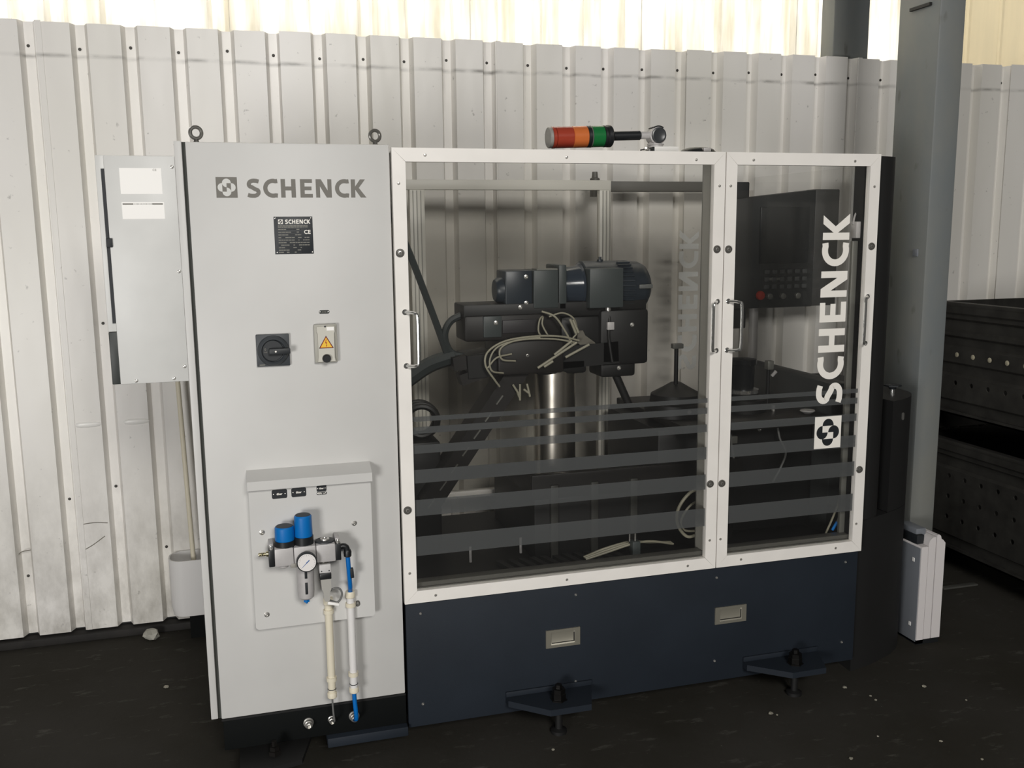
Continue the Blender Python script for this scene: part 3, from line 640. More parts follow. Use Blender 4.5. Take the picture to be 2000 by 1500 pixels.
lkc = mesh_only(MB().lathe((0, 0, 0), (0, -1, 0), [(0, .0070), (.0015, .0066), (.0020, .003), (.0008, .002)], 14), 'lock_core', steel)
def door(x0, x1, lockset, screws, hands):
    W, Z0, Z1 = 0.0425, 0.507, 1.981
    d = MB().box(x0+.004, x1-.004, 0.012, 0.020, Z0+.004, Z1-.004).build('door', alu_dk, bmch) if False else None
    d = bpy.data.objects.new('door', None); C.objects.link(d); d.parent = bmch; d.matrix_parent_inverse = Matrix.Translation(-LOC[bmch.name])
    t0, t1 = -0.010, 0.012
    rails = [[(x0, Z1), (x1, Z1), (x1-W, Z1-W), (x0+W, Z1-W)], [(x0, Z0), (x0+W, Z0+W), (x1-W, Z0+W), (x1, Z0)],
             [(x0, Z0), (x0, Z1), (x0+W, Z1-W), (x0+W, Z0+W)], [(x1, Z0), (x1-W, Z0+W), (x1-W, Z1-W), (x1, Z1)]]
    for r_ in rails:
        g = 0.0003; cx = sum(p[0] for p in r_)/4; cz = sum(p[1] for p in r_)/4
        MB().prism([(a+(g if a < cx else -g), b+(g if b < cz else -g)) for a, b in r_], front(0), t0, t1).build('frame_rail', alu, d, False)
    MB().box(x0+W-.006, x1-W+.006, 0.000, 0.004, Z0+W-.006, Z1-W+.006).build('pane', glass_f, d, False)
    for z0, z1 in ((1.119, 1.135), (1.079, 1.101), (1.013, 1.041), (0.914, 0.959), (0.803, 0.858), (0.667, 0.733)):
        MB().box(x0+W, x1-W, -0.0004, -0.0001, z0, z1).build('frosted_stripe', frost, d, False)
    for x in hands:
        xs = x[0]; sgn = x[1]
        pts = bez([(xs, -.010, 1.4755), (xs+sgn*.014, -.028, 1.4755), (xs+sgn*.026, -.042, 1.473), (xs+sgn*.033, -.048, 1.463), (xs+sgn*.034, -.049, 1.39), (xs+sgn*.033, -.048, 1.317), (xs+sgn*.026, -.042, 1.307), (xs+sgn*.014, -.028, 1.3045), (xs, -.010, 1.3045)], 5)
        MB().tube(pts, 0.0052, 10).lathe((xs, -.010, 1.4755), (0, -1, 0), [(0, .009), (.003, .009), (.005, .0065)], 14).lathe((xs, -.010, 1.3045), (0, -1, 0), [(0, .009), (.003, .009), (.005, .0065)], 14).build('handle', chrome, d)
    lk = mesh_only(MB().lathe((0, 0, 0), (0, -1, 0), [(0, .0135), (.002, .0135), (.004, .0115), (.006, .0115), (.0062, .0085), (.003, .0080), (.0032, .004), (.006, .004)], 20), 'lock', steel_dk)
    for l in lockset: shared('lock', lk, [(l[0], -.010, l[1])], d); shared('lock_core', lkc, [(l[0], -.0135, l[1])], d)
    shared('screw', sc, [(a, -.010, b) for a, b in screws], d)
    return d
door(X0m, 1.7375, [(0.6165, 1.660), (0.617, 0.829), (1.712, 1.655), (1.708, 0.825)],
     [(0.703, 1.959), (1.166, 1.957), (1.627, 1.954), (0.618, 1.873), (1.716, 1.868), (0.703, 0.528), (1.166, 0.529), (1.626, 0.528), (0.618, 0.614), (1.711, 0.615)],
     [(0.6265, 1), (1.7185, -1)])
d2 = door(1.7405, X1m, [(1.756, 1.654), (1.754, 0.823), (2.330, 1.656), (2.326, 0.828)],
     [(1.758, 1.868), (1.843, 1.955), (2.245, 1.955), (2.330, 1.867), (1.754, 0.615), (1.840, 0.529), (2.239, 0.530), (2.324, 0.617)],
     [(1.7600, 1), (2.3240, -1)])
# film lettering on the right pane, reading upwards
LG = 0.1085
fnv = lambda a, b, t: (2.2425-b*LG, -0.0006+t, 1.0845+a*LG)
for ch, ox in zip(WORD, OFFS): letter_mesh(ch, ox*0.976, fnv, -0.0004, 0).build('film_letter', print_wh, d2, False)
emblem(lambda a, b, t: (2.1895-b*0.0560, -0.0006+t, 0.9780+a*0.0600), print_wh, print_ink, d2, 0.0003)
# enclosure carcase
fr = MB().box(1.712, 1.764, 0.020, 0.110, 0.50, 1.965, 0.003).build('front_mullion', rail_gal, bmch)
MB().box(1.701, 1.709, 0.030, 0.080, 0.50, 1.945).build('sliding_seal', band_gr, bmch)
MB().box(X0m+.004, X0m+.040, 0.016, 0.06, 0.50, 1.97).build('front_post', rail_gal, bmch)
MB().box(X0m+.004, X1m-.004, 0.014, 0.05, 1.945, 1.974, 0.002).build('front_header', rail_gal, bmch)
MB().prism([(0.014, .50), (0.13, .50), (0.13, .530), (0.06, .566), (0.022, .566), (0.022, .552), (0.014, .552)], lambda a, b, t: (t, a, b), X0m+.01, X1m-.01).build('front_sill', mat('sill_grey', lin(88, 87, 82), .45, 0.0), bmch)
MB().box(0.62, 1.70, 0.93, 0.965, 1.893, 1.934, 0.002).build('rear_rail', rail_lt, bmch)
for x0, x1 in ((0.618, 0.655), (0.818, 0.880), (1.648, 1.700)):
    p_ = MB().box(x0, x1, 0.93, 0.965, 0.50, 1.893, 0.002).build('rear_post', rail_lt, bmch)
    for q in (.012, .028, .044):
        if x0+q+.004 < x1: MB().box(x0+q, x0+q+.004, 0.926, 0.930, 0.60, 1.89).build('profile_rib', band_gr, p_)
MB().box(0.88, 1.648, 0.93, 0.965, 0.575, 0.605, 0.002).build('rear_sill', alu, bmch)
rp1 = MB().box(0.65, 1.66, 0.945, 0.950, 0.60, 1.893).build('rear_pane', glass_r, bmch, False)
rp2 = MB().box(1.69, 2.40, 0.945, 0.950, 0.60, 1.893).build('rear_pane', glass_l, bmch, False)
# lettering film on the rear pane faces the aisle behind, so it reads mirrored from here
fnr = lambda a, b, t: (2.065-b*0.085, 0.9435+t, 1.79-a*0.0985)
fnr = lambda a, b, t: (2.035+b*0.095, 0.9435+t, 1.085+a*0.1)
for ch, ox in zip(WORD, OFFS): letter_mesh(ch, ox*0.976, fnr, -0.0004, 0).build('film_letter', frost_txt, rp2, False)
# right flank: rounded black corner post, low panel and side pane
cv = bez([(2.353, .014, 0), (2.40, .020, 0), (2.445, .040, 0), (2.482, .080, 0), (2.508, .135, 0), (2.518, .20, 0)], 6)
poly = [(p.x, p.y) for p in cv] + [(p.x-.012 if i else p.x, p.y+.016) for i, p in reversed(list(enumerate(cv)))]
MB().prism(poly, lambda a, b, t: (a, b, t), 0.62, 1.976).build('corner_panel', house_blk, bmch)
MB().box(2.318, 2.352, 0.03, 0.09, 0.51, 1.97).build('corner_post', black, bmch)
MB().box(2.368, 2.452, 0.24, 0.945, 0.06, 1.112, 0.004).build('side_panel', mat('side_panel_grey', lin(60, 62, 62), .5, var=.1, vscale=4), bmch)
MB().box(2.400, 2.405, 0.24, 0.945, 1.112, 1.95).build('side_pane', glass_f, bmch, False)
MB().prism([(p_[0], p_[1]) for p_ in [(1.640, .10), (1.775, .10), (1.770, .17), (1.645, .17)]], lambda a, b, t: (a, b, t), 1.974, 1.988).build('cable_hood', blackpl, bmch)
MB().lathe((1.705, 0.135, 1.980), (0, 0, 1), [(0, .066), (.010, .064), (.020, .054), (.026, .034)], 24).build('cable_cap', blackpl, bmch)
MB().box(1.694, 1.722, 0.066, 0.085, 1.988, 2.001, 0.002).build('cap_clip', valve, bmch)
# lock rail on the right inside the door
MB().box(2.295, 2.318, 0.05, 0.065, 0.56, 1.675, 0.002).build('lock_rail', rail_gal, bmch)
MB().box(2.322, 2.332, 0.052, 0.062, 0.56, 1.675, 0.001).build('lock_rod', alu_dk, bmch)
ls = MB().box(2.300, 2.350, 0.04, 0.075, 1.685, 1.745, 0.003).build('lock_switch', valve, bmch)
MB().box(2.328, 2.346, 0.038, 0.041, 1.725, 1.738).build('switch_seal', redpr, ls)
MB().tube(bez([(2.345, .09, 1.93), (2.346, .09, 1.85), (2.340, .085, 1.80), (2.312, .07, 1.765), (2.300, .06, 1.735)], 6), .0035, 8).build('switch_cable', valve, bmch)
MB().tube(bez([(2.300, .06, .82), (2.300, .065, .70), (2.285, .08, .62), (2.270, .1, .55)], 6), .004, 8).build('switch_cable', cable_w, bmch)
MB().tube(bez([(2.312, .06, .80), (2.318, .065, .68), (2.306, .08, .60)], 6), .004, 8).build('switch_cable', cable_g, bmch)
MB().cyl((2.306, .08, .600), (2.292, .09, .565), .0055, 10).build('blue_fitting', blue, bmch)

# drive head on its chromed column
mt = bmch
cl = MB().lathe((1.296, 0.5, 0.72), (0, 0, 1), [(0, .0800), (.475, .0800)], 48).build('column', mat('chromed_column', lin(200, 194, 184), .3, 1.0), mt)
MB().lathe((1.296, 0.5, 0.70), (0, 0, 1), [(0, .12), (.03, .12), (.035, .10), (.06, .095)], 36).build('column_flange', machine, mt)
MB().box(1.14, 1.97, 0.28, 0.86, 0.50, 0.735, 0.006).build('machine_bed', machine, mt)
bl = MB(); 
for x in (1.155, 1.36, 1.52): bl.box(x, x+.035, 0.268, 0.285, 0.52, 0.80)
for k_, x in enumerate((1.20, 1.36, 1.52)):
    MB().box(x, x+.028, 0.262, 0.285, 0.51, 0.79, 0.002).build('bed_rib', mat('bed_rib_grey', lin(62, 62, 58), .5), mt) if k_ == 0 else MB().box(x, x+.028, 0.262, 0.285, 0.51, 0.79, 0.002).build('bed_rib', MATS['bed_rib_grey'], mt)
MB().box(1.13, 2.0, 0.276, 0.30, 0.735, 0.83, 0.004).build('bed_skirt', machine_br, mt)
for i in range(11):
    x = 1.02+i*.043
    MB().prism([(x, .15), (x+.022, .15), (x-.012, .27), (x-.034, .27)], lambda a, b, t: (a, b, t), .506, .522).build('grating_bar', mat('grating_dark', lin(34, 34, 33), .5) if i == 0 else MATS['grating_dark'], mt)
# diagonal energy chain
def slanted(p0, p1, w, y0, y1, m, name, par):
    a, b = Vector((p0[0], 0, p0[1])), Vector((p1[0], 0, p1[1])); d = (b-a).normalized(); nn = Vector((-d.z, 0, d.x))*w/2
    V = [(q.x, y, q.z) for y in (y0, y1) for q in (a+nn, a-nn, b-nn, b+nn)]
    return MB().add(V, [(0, 1, 2, 3), (7, 6, 5, 4), (0, 4, 5, 1), (1, 5, 6, 2), (2, 6, 7, 3), (3, 7, 4, 0)]).build(name, m, par)
beam = slanted((1.186, 1.275), (0.776, 0.70), 0.078, 0.44, 0.56, machine_br, 'support_beam', mt)
for i in range(7):
    f_ = 0.28+i*.11; xx, zz = 1.186+(0.776-1.186)*f_, 1.275+(0.70-1.275)*f_
    slanted((xx-.004, zz-.005), (xx-.030, zz-.038), 0.005, 0.434, 0.44, rail_gal, 'beam_slot', beam)
slanted((0.93, 1.225), (1.53, 1.255), 0.085, 0.42, 0.60, machine, 'head_arm', mt)
MB().box(1.04, 1.30, 0.40, 0.60, 1.19, 1.32, 0.01).build('arm_casting', machine_br, mt)
slanted((0.88, 1.235), (1.04, 1.255), 0.05, 0.44, 0.52, machine_br, 'arm_bracket', mt)
slanted((0.905, 1.175), (1.07, 1.225), 0.042, 0.43, 0.50, machine_br, 'arm_bracket', mt)
MB().box(1.20, 1.40, 0.42, 0.58, 1.18, 1.24, 0.012).build('column_clamp', machine, mt)
MB().box(0.921, 1.655, 0.44, 0.60, 1.398, 1.455, 0.006).build('slide_rail', machine, mt)
MB().box(0.921, 1.30, 0.43, 0.58, 1.318, 1.415, 0.012).build('feed_housing', machine_br, mt)
MB().box(0.992, 1.062, 0.422, 0.432, 1.333, 1.412, 0.003).build('feed_cover', motor_l, mt)
MB().box(1.066, 1.20, 0.424, 0.434, 1.345, 1.395, 0.003).build('feed_cover', mat('feed_cover_dark', lin(44, 42, 44), .5), mt)
MB().box(1.455, 1.657, 0.42, 0.62, 1.205, 1.42, 0.014).build('gear_housing', machine, mt)
MB().box(1.30, 1.47, 0.44, 0.60, 1.24, 1.40, 0.02).build('gear_housing', machine, mt)
MB().box(1.465, 1.612, 0.44, 0.58, 1.155, 1.225, 0.012).build('gear_foot', machine, mt)
MB().cyl((1.535, 0.48, 1.175), (1.600, 0.48, 1.035), .016, 16).build('strut', machine, mt)
m1 = MB().lathe((1.400, 0.53, 1.502), (1, 0, 0), [(0, .085), (.012, .103), (.200, .103), (.205, .100), (.245, .098), (.272, .084), (.288, .060), (.294, .03)], 48).build('motor_body', motor, mt)
for i in range(15):
    a = math.radians(-75+i*10)
    c_, s_ = math.cos(a), math.sin(a); 
    MB().box(1.545, 1.600, -.002, .002, .100, .109).xf(lambda p: Vector((p.x, 0.53-p.z*math.cos(a)-p.y*math.sin(a), 1.502+p.z*math.sin(a)-p.y*math.cos(a)))).build('cooling_fin', motor, m1)
MB().box(1.615, 1.672, 0.420, 0.431, 1.498, 1.514, 0.003).build('motor_label', mat('motor_label_grey', lin(96, 98, 96), .5), m1)
MB().box(1.405, 1.542, 0.405, 0.47, 1.430, 1.580, 0.004).build('terminal_box', motor_l, mt)
MB().lathe((1.320, 0.52, 1.510), (1, 0, 0), [(0, .066), (.004, .070), (.040, .074), (.075, .080), (.082, .088)], 36).build('motor_flange', mat('motor_gloss', lin(46, 54, 64), .16), mt)
MB().box(1.293, 1.325, 0.44, 0.60, 1.425, 1.595, 0.005).build('flange_plate', motor_l, mt)
MB().box(1.192, 1.290, 0.435, 0.58, 1.434, 1.577, 0.004).build('coupling_box', motor_l, mt)
MB().box(1.205, 1.287, 0.436, 0.50, 1.577, 1.582).build('box_lid', rail_gal, mt)
MB().box(1.084, 1.190, 0.445, 0.575, 1.430, 1.577, 0.006).build('servo_motor', motor, mt)
MB().lathe((1.112, 0.50, 1.503), (-1, 0, 0), [(0, .05), (.045, .048), (.056, .040), (.058, .02)], 28).build('servo_end_cap', motor, mt)
MB().lathe((1.49, 0.52, 1.602), (0, 0, 1), [(0, .012), (.008, .012), (.009, .006), (.018, .006)], 12).build('lifting_eye', motor, mt)
gl_ = MB().lathe((1.49, 0.43, 1.430), (0, 0, -1), [(0, .011), (.012, .011), (.013, .008), (.020, .007)], 14).build('motor_gland', steel, mt)
MB().tube(bez([(1.49, .43, 1.412), (1.492, .42, 1.38), (1.485, .41, 1.34), (1.487, .41, 1.30), (1.500, .41, 1.22)], 6), .0055, 10).build('motor_cable', machine, mt)
MB().box(1.478, 1.506, 0.405, 0.42, 1.345, 1.375, 0.002).build('cable_tie', valve, mt)
shared('bolt', mb, [(1.165, .444, 1.553), (1.165, .444, 1.455), (1.140, .438, 1.44), (1.155, .404, 1.262), (1.54, .438, 1.19), (1.04, .421, 1.387), (1.585, .418, 1.36)], mt)
# hoses and cables
def cable(name, pts, r, m, n=8): return MB().tube(bez(pts, n), r, 8).build(name, m, mt)
cable('conduit_hose', [(0.60, .5, 1.86), (0.70, .5, 1.73), (0.80, .5, 1.47), (0.868, .5, 1.27)], .013, hose_g)
cable('conduit_hose', [(0.925, .5, 1.412), (0.885, .5, 1.392), (0.862, .5, 1.350), (0.868, .5, 1.30), (0.905, .5, 1.262), (1.04, .5, 1.244)], .014, hose_g)
cable('conduit_hose', [(0.60, .55, 1.10), (0.70, .53, 1.16), (0.80, .52, 1.225), (0.90, .5, 1.260)], .030, hose_g)
for pts, r in ([[(1.36, .40, 1.310), (1.28, .39, 1.330), (1.175, .385, 1.335), (1.065, .385, 1.322), (0.998, .385, 1.285), (0.988, .385, 1.235), (1.022, .39, 1.180), (1.045, .40, 1.150)], .0038],
               [[(1.34, .39, 1.305), (1.25, .385, 1.322), (1.13, .38, 1.325), (1.04, .38, 1.305), (1.005, .38, 1.262), (1.010, .38, 1.215), (1.06, .40, 1.200)], .0034],
               [[(1.20, .385, 1.330), (1.10, .38, 1.322), (1.045, .38, 1.295), (1.050, .38, 1.255), (1.105, .39, 1.245)], .0034],
               [[(0.995, .382, 1.225), (1.03, .38, 1.262), (1.09, .39, 1.272)], .0034],
               [[(1.212, .40, 1.328), (1.195, .39, 1.355), (1.200, .39, 1.395), (1.216, .40, 1.405), (1.214, .40, 1.375), (1.235, .40, 1.335)], .0032],
               [[(1.215, .41, 1.425), (1.260, .39, 1.405), (1.300, .39, 1.350), (1.330, .40, 1.300)], .0038],
               [[(1.24, .40, 1.405), (1.290, .39, 1.418), (1.335, .39, 1.395), (1.350, .395, 1.345), (1.335, .40, 1.320)], .0032]):
    cable('sensor_lead', pts, r, cable_w)
for p0, p1 in (((1.345, .385, 1.305), (1.19, .385, 1.215)), ((1.325, .383, 1.312), (1.255, .383, 1.262)), ((1.395, .385, 1.295), (1.300, .385, 1.250)), ((1.25, .385, 1.238), (1.215, .385, 1.218)), ((1.318, .385, 1.395), (1.342, .385, 1.340)), ((1.330, .385, 1.392), (1.352, .385, 1.342))):
    MB().cyl(p0, p1, .0050, 8).build('lead_tail', cable_w, mt)
for i in range(5):
    x = 1.105+i*.014; MB().cyl((x, .43, 1.150-(i % 2)*.02), (x+.022-(i % 3)*.012, .425, 1.112-(i % 3)*.012), .0042, 8).build('lead_tail', cable_w, mt)
MB().prism([(1.365, 1.345), (1.385, 1.345), (1.395, 1.325), (1.43, 1.30), (1.445, 1.285), (1.39, 1.278), (1.36, 1.300)], front(.43), -.004, .004).build('guard_plate', mat('guard_grey', lin(104, 100, 90), .5), mt)
# left coil of dark cable
for i in range(4): MB().torus((0.78, 0.58+i*.022, 1.00), (0.15, 1, 0.1), .060+.006*(i % 2), .012, 24, 8).build('cable_coil', machine, mt)
MB().box(0.70, 0.84, 0.52, 0.66, 0.50, 0.93, 0.01).build('coil_stand', machine, mt)
# sensor leads at the right of the bed
cable('looped_lead', [(1.757, .13, .772), (1.700, .13, .755), (1.655, .13, .700), (1.652, .13, .640), (1.690, .13, .588), (1.735, .13, .592), (1.765, .13, .62)], .0060, cable_w)
cable('looped_lead', [(1.757, .14, .725), (1.705, .14, .700), (1.672, .14, .650), (1.685, .14, .610), (1.745, .14, .600)], .0045, cable_w)
for k_ in range(3): cable('floor_lead', [(1.30, .16+.012*k_, .530), (1.38, .15+.012*k_, .552+.003*k_), (1.48, .15+.012*k_, .574), (1.56, .16+.012*k_, .572-.006*k_), (1.66, .18+.012*k_, .545)], .0045, cable_w)
MB().box(1.468, 1.500, .120, .160, .520, .590, .003).build('lead_clamp', motor_l, mt)
for x in (1.462, 1.484): MB().cyl((x, .135, .59), (x, .135, .618), .003, 8).build('clamp_stud', steel, mt)
for x, z0 in ((0.898, .515), (1.092, .53)): MB().cyl((x, .30, z0), (x, .30, z0+.06), .005, 8).build('stud', valve, mt)
# rotor station on the right
MB().box(1.66, 2.345, 0.33, 0.86, 0.51, 0.955, 0.01).build('rotor_table', machine, mt)
MB().box(1.72, 2.36, 0.22, 0.90, 0.955, 0.985, 0.004).build('table_plate', machine_br, mt)
MB().lathe((2.092, 0.46, 0.985), (0, 0, 1), [(0, .100), (.050, .100), (.052, .066), (.08, .066)], 36).build('spindle_base', machine, mt)
MB().lathe((2.092, 0.46, 1.060), (0, 0, 1), [(0, .068), (.014, .068), (.015, .058)], 36).build('spindle_ring', chrome, mt)
MB().lathe((2.092, 0.46, 1.075), (0, 0, 1), [(0, .048), (.10, .050), (.102, .056), (.122, .056), (.124, .03)], 32).build('spindle', mat('spindle_dark', lin(42, 44, 46), .25, .5), mt)
MB().cyl((2.206, .45, .985), (2.206, .45, 1.185), .0075, 10).build('probe_rod', machine, mt)
MB().box(2.196, 2.224, .435, .465, 1.150, 1.186, .003).build('probe_head', rail_gal, mt)
MB().cyl((2.212, .43, 1.125), (2.225, .42, 1.145), .007, 8).build('probe_screw', valve, mt)
MB().cyl((2.205, .40, .985), (2.205, .40, 1.010), .008, 10).build('probe_nut', steel, mt)
MB().cyl((1.790, .45, 1.10), (1.790, .45, 1.262), .0085, 10).build('probe_rod', machine, mt)
MB().box(1.770, 1.815, .435, .462, 1.255, 1.275, .003).build('probe_head', rail_gal, mt)
MB().lathe((1.800, .47, .985), (0, 0, 1), [(0, .125), (.05, .125), (.055, .105), (.085, .10), (.110, .055), (.130, .022)], 32).build('cone_support', machine, mt)
shared('bolt', mb, [(1.80, .345, 1.015), (2.10, .325, .93), (1.95, .325, .90)], mt)
MB().lathe((2.30, .30, .985), (0, 0, 1), [(0, .012), (.012, .030), (.016, .028), (.018, .01)], 20).build('stop_button', valve, mt)
cable('probe_lead', [(2.165, .31, .985), (2.170, .29, .90), (2.195, .28, .84), (2.175, .28, .78), (2.140, .28, .72)], .0042, cable_g)
cable('probe_lead', [(1.965, .31, .98), (1.960, .30, .90), (1.975, .29, .80), (1.985, .29, .74)], .005, cable_g)
MB().box(1.955, 1.990, .30, .33, .885, .915, .003).build('probe_clamp', rail_gal, mt)

# ================================================================ SIGNAL TOWER
st = thing('signal_tower', (1.546, 0.13, 1.97), 'signal lamp in red, orange and green laid on its side above the left door', 'lamp')
A = Vector((1.146, .12, 2.030)); B = Vector((1.515, .12, 2.0445)); ax = (B-A).normalized(); L = (B-A).length
P_ = lambda d: A+ax*d
def seg(name, d0, d1, r, m, e=.002): return MB().lathe(P_(d0), ax, [(0, r-e), (e, r), (d1-d0-e, r), (d1-d0, r-e)], 32).build(name, m, st)
seg('end_cap', 0, .012, .0345, mat('lamp_cap', lin(150, 148, 142), .4)); seg('lamp_ring', .012, .024, .0360, lamp_red)
seg('lamp_lens', .025, .084, .0355, lamp_red); seg('lamp_lens', .084, .136, .0357, lamp_or)
seg('lamp_ring', .136, .149, .0362, blackpl); seg('lamp_ring', .149, .152, .0366, rail_gal)
seg('lamp_lens', .152, .196, .0355, lamp_gr); seg('lamp_ring', .196, .206, .0365, blackpl)
seg('lamp_base', .206, .226, .0370, blackpl, .004); seg('pole', .226, .333, .0155, blackpl); seg('pole_adapter', .333, .372, .0125, valve)
MB().lathe((1.540, .150, 2.0430), (0, -1, 0), [(0, .028), (.004, .030), (.045, .030), (.048, .026)], 32).build('joint', valve, st)
MB().lathe((1.540, .102, 2.0430), (0, -1, 0), [(0, .0265), (.006, .026), (.007, .022), (.005, .018)], 28).build('joint_cap', mat('joint_dark', lin(60, 62, 64), .3), st)
MB().prism(arc(1.540, 2.043, .033, .033, 55, 125, 8)+arc(1.540, 2.043, .029, .029, 125, 55, 8), front(.102), 0, .045).build('joint_seal', blackpl, st)
MB().lathe((1.540, .127, 2.001), (0, 0, 1), [(0, .026), (.010, .026), (.011, .029), (.015, .029), (.016, .022), (.030, .020)], 28).build('flange', valve, st)
MB().box(1.504, 1.510, .068, .175, 1.974, 2.001).build('block_shim', print_ink, st)
MB().box(1.510, 1.600, .070, .175, 1.974, 2.0030, .001).build('mount_block', label_w, st)
MB().prism([(1.462, 1.974), (1.500, 1.996), (1.510, 1.996), (1.510, 1.974)], front(.09), 0, .06).build('mount_wedge', valve, st)
shared('bolt', mb, [(1.492, .09, 1.996)], st)

# ================================================================ ROUNDED BLACK SIDE HOUSING WITH KNOB
cv2 = bez([(2.357, .026, 0), (2.44, .045, 0), (2.53, .078, 0), (2.62, .120, 0), (2.685, .170, 0), (2.728, .235, 0), (2.742, .32, 0)], 6)
poly = [(p.x, p.y) for p in cv2]+[(2.742, .80), (2.457, .80), (2.457, .23), (2.36, .23)]
hs = MB().prism(poly, lambda a, b, t: (a, b, t), 0.0, 0.615); hs = hs.build('side_housing', house_blk, bmch)
poly2 = [(2.520, .078+.0), (2.62, .120), (2.685, .170), (2.728, .235), (2.742, .32), (2.742, .80), (2.457, .80), (2.457, .205), (2.520, .205)]
poly2 = [(p.x, p.y) for p in cv2 if p.x > 2.522]+[(2.742, .80), (2.457, .80), (2.457, .215), (2.5225, .215)]
MB().prism(poly2, lambda a, b, t: (a, b, t), 0.617, 1.060).build('upper_shell', house_blk, hs)
MB().lathe((2.610, .19, 1.060), (0, 0, 1), [(0, .009), (.032, .009)], 14).build('knob_stem', chrome, hs)
MB().lathe((2.610, .19, 1.086), (0, 0, 1), [(0, .012), (.008, .016), (.012, .034), (.017, .034), (.019, .030)], 6).build('star_knob', print_ink, hs)
MB().prism(stadium(2.595, 2.610, .976, 1.006, .0072, 6), lambda a, b, t: (a, .108+(a-2.60)*.5+t, b), -.002, .002).build('key_plate', steel, hs)

# ================================================================ CONTROL PENDANT BEHIND THE MACHINE
cpn = thing('control_pendant', (2.53, 1.08, 0), 'dark operator pendant seen blurred through the right hand door', 'control panel')
rot = Matrix.Rotation(math.radians(24), 3, 'Z'); org = Vector((2.765, 0.985, 0))
tr_ = lambda p: rot @ Vector((p.x, p.y, 0)) + org + Vector((0, 0, p.z))
MB().box(-0.42, 0, 0.0, 0.10, 1.350, 1.900, 0.006).xf(lambda p: Vector((2.765+p.x, 1.0+p.y, p.z+(p.x*.10 if p.z > 1.6 else 0)))).build('housing', mat('pendant_dark', lin(44, 46, 46), .5), cpn)
MB().box(2.768, 2.900, 1.01, 1.10, 1.352, 1.902, .006).build('rear_housing', mat('pendant_side', lin(58, 58, 56), .5), cpn)
MB().box(2.47, 2.73, .993, 1.0, 1.56, 1.82, .002).build('screen', mat('pendant_screen', lin(34, 37, 38), .3), cpn)
for r_ in range(3):
    for c_ in range(6): MB().box(2.50+c_*.040, 2.525+c_*.040, .990, 1.0, 1.440+r_*.035, 1.460+r_*.035, .002).build('key', mat('key_grey', lin(76, 78, 78), .5) if (r_ == 0 and c_ == 0) else MATS['key_grey'], cpn)
MB().box(2.51, 2.60, .992, 1.0, 1.480, 1.492, .001).build('indicator_strip', rail_gal, cpn)
for x in (2.53, 2.60, 2.68): MB().lathe((x, 1.0, 1.405), (0, -1, 0), [(0, .014), (.014, .014), (.016, .010)], 16).build('push_button', rail_gal, cpn)
MB().lathe((2.475, 1.0, 1.412), (0, -1, 0), [(0, .014), (.012, .014), (.014, .022), (.024, .020)], 20).build('stop_button', redpr, cpn)
MB().box(2.30, 2.43, 1.03, 1.13, 1.255, 1.935, .006).build('carrier_box', MATS['pendant_dark'], cpn)
MB().box(1.70, 2.31, 1.08, 1.12, 1.892, 1.938, .004).build('swivel_arm', mat('arm_grey', lin(100, 98, 92), .5), cpn)
MB().lathe((1.69, 1.10, 1.870), (0, 0, 1), [(0, .022), (.08, .022), (.085, .014), (.11, .012)], 18).build('arm_pivot', MATS['arm_grey'], cpn)
MB().lathe((2.505, 1.09, 0.0), (0, 0, 1), [(0, .10), (.012, .10), (.015, .022), (1.36, .022)], 20).build('pole', valve, cpn)

# ================================================================ WHITE APPLIANCE ON THE FLOOR
ht = thing('portable_heater', (2.83, 0.25, 0), 'white upright finned appliance standing on the floor before the grey column', 'heater')
hx = 2.763
for i, (a, b, zt, y0) in enumerate([(0, .033, .425, .150), (.037, .071, .462, .153), (.075, .118, .470, .153)]):
    r = .012; p0 = [(hx+a, .02 if i != 0 else .004), (hx+b, .02 if i != 0 else .004)]
    if i == 2: pp = p0+[(hx+b, .432), (hx+b-.012, .446), (hx+b-.020, .450), (hx+b-.024, zt-.006), (hx+b-.032, zt), (hx+a, zt-.001)]
    elif i == 1: pp = p0+[(hx+b, zt), (hx+a+.018, zt-.002), (hx+a+.006, zt-.012), (hx+a, zt-.026)]
    else: pp = p0+[(hx+b, zt), (hx+a+.004, zt), (hx+a, zt-.005)]
    MB().prism(pp, front(y0), 0, .16).build('front_panel', heater_w, ht)
MB().box(hx+.01, hx+.108, .170, .305, .02, .40).build('core', mat('core_grey', lin(128, 122, 112), .6), ht)
MB().box(hx-.002, hx+.002, .155, .31, .012, .418, .001).build('side_panel', heater_g, ht)
for i in range(16):
    z = .055+i*.0235; MB().box(hx+.112, hx+.1225, .165, .30, z, z+.017, .002).build('fin', heater_w, ht)
MB().box(hx+.010, hx+.060, .20, .315, .455, .487, .006).build('control_cap', heater_g, ht)
MB().box(hx+.004, hx+.040, .185, .290, .425, .464, .004).build('vent_inset', print_ink, ht)
for z in (.072, .352): MB().box(hx-.004, hx-.001, .185, .197, z, z+.016).build('side_clip', label_w, ht)
MB().prism([(hx, .15), (hx+.11, .15), (hx+.11, .30), (hx, .30)], lambda a, b, t: (a, b, t), 0.0, .02).build('foot', blackpl, ht)

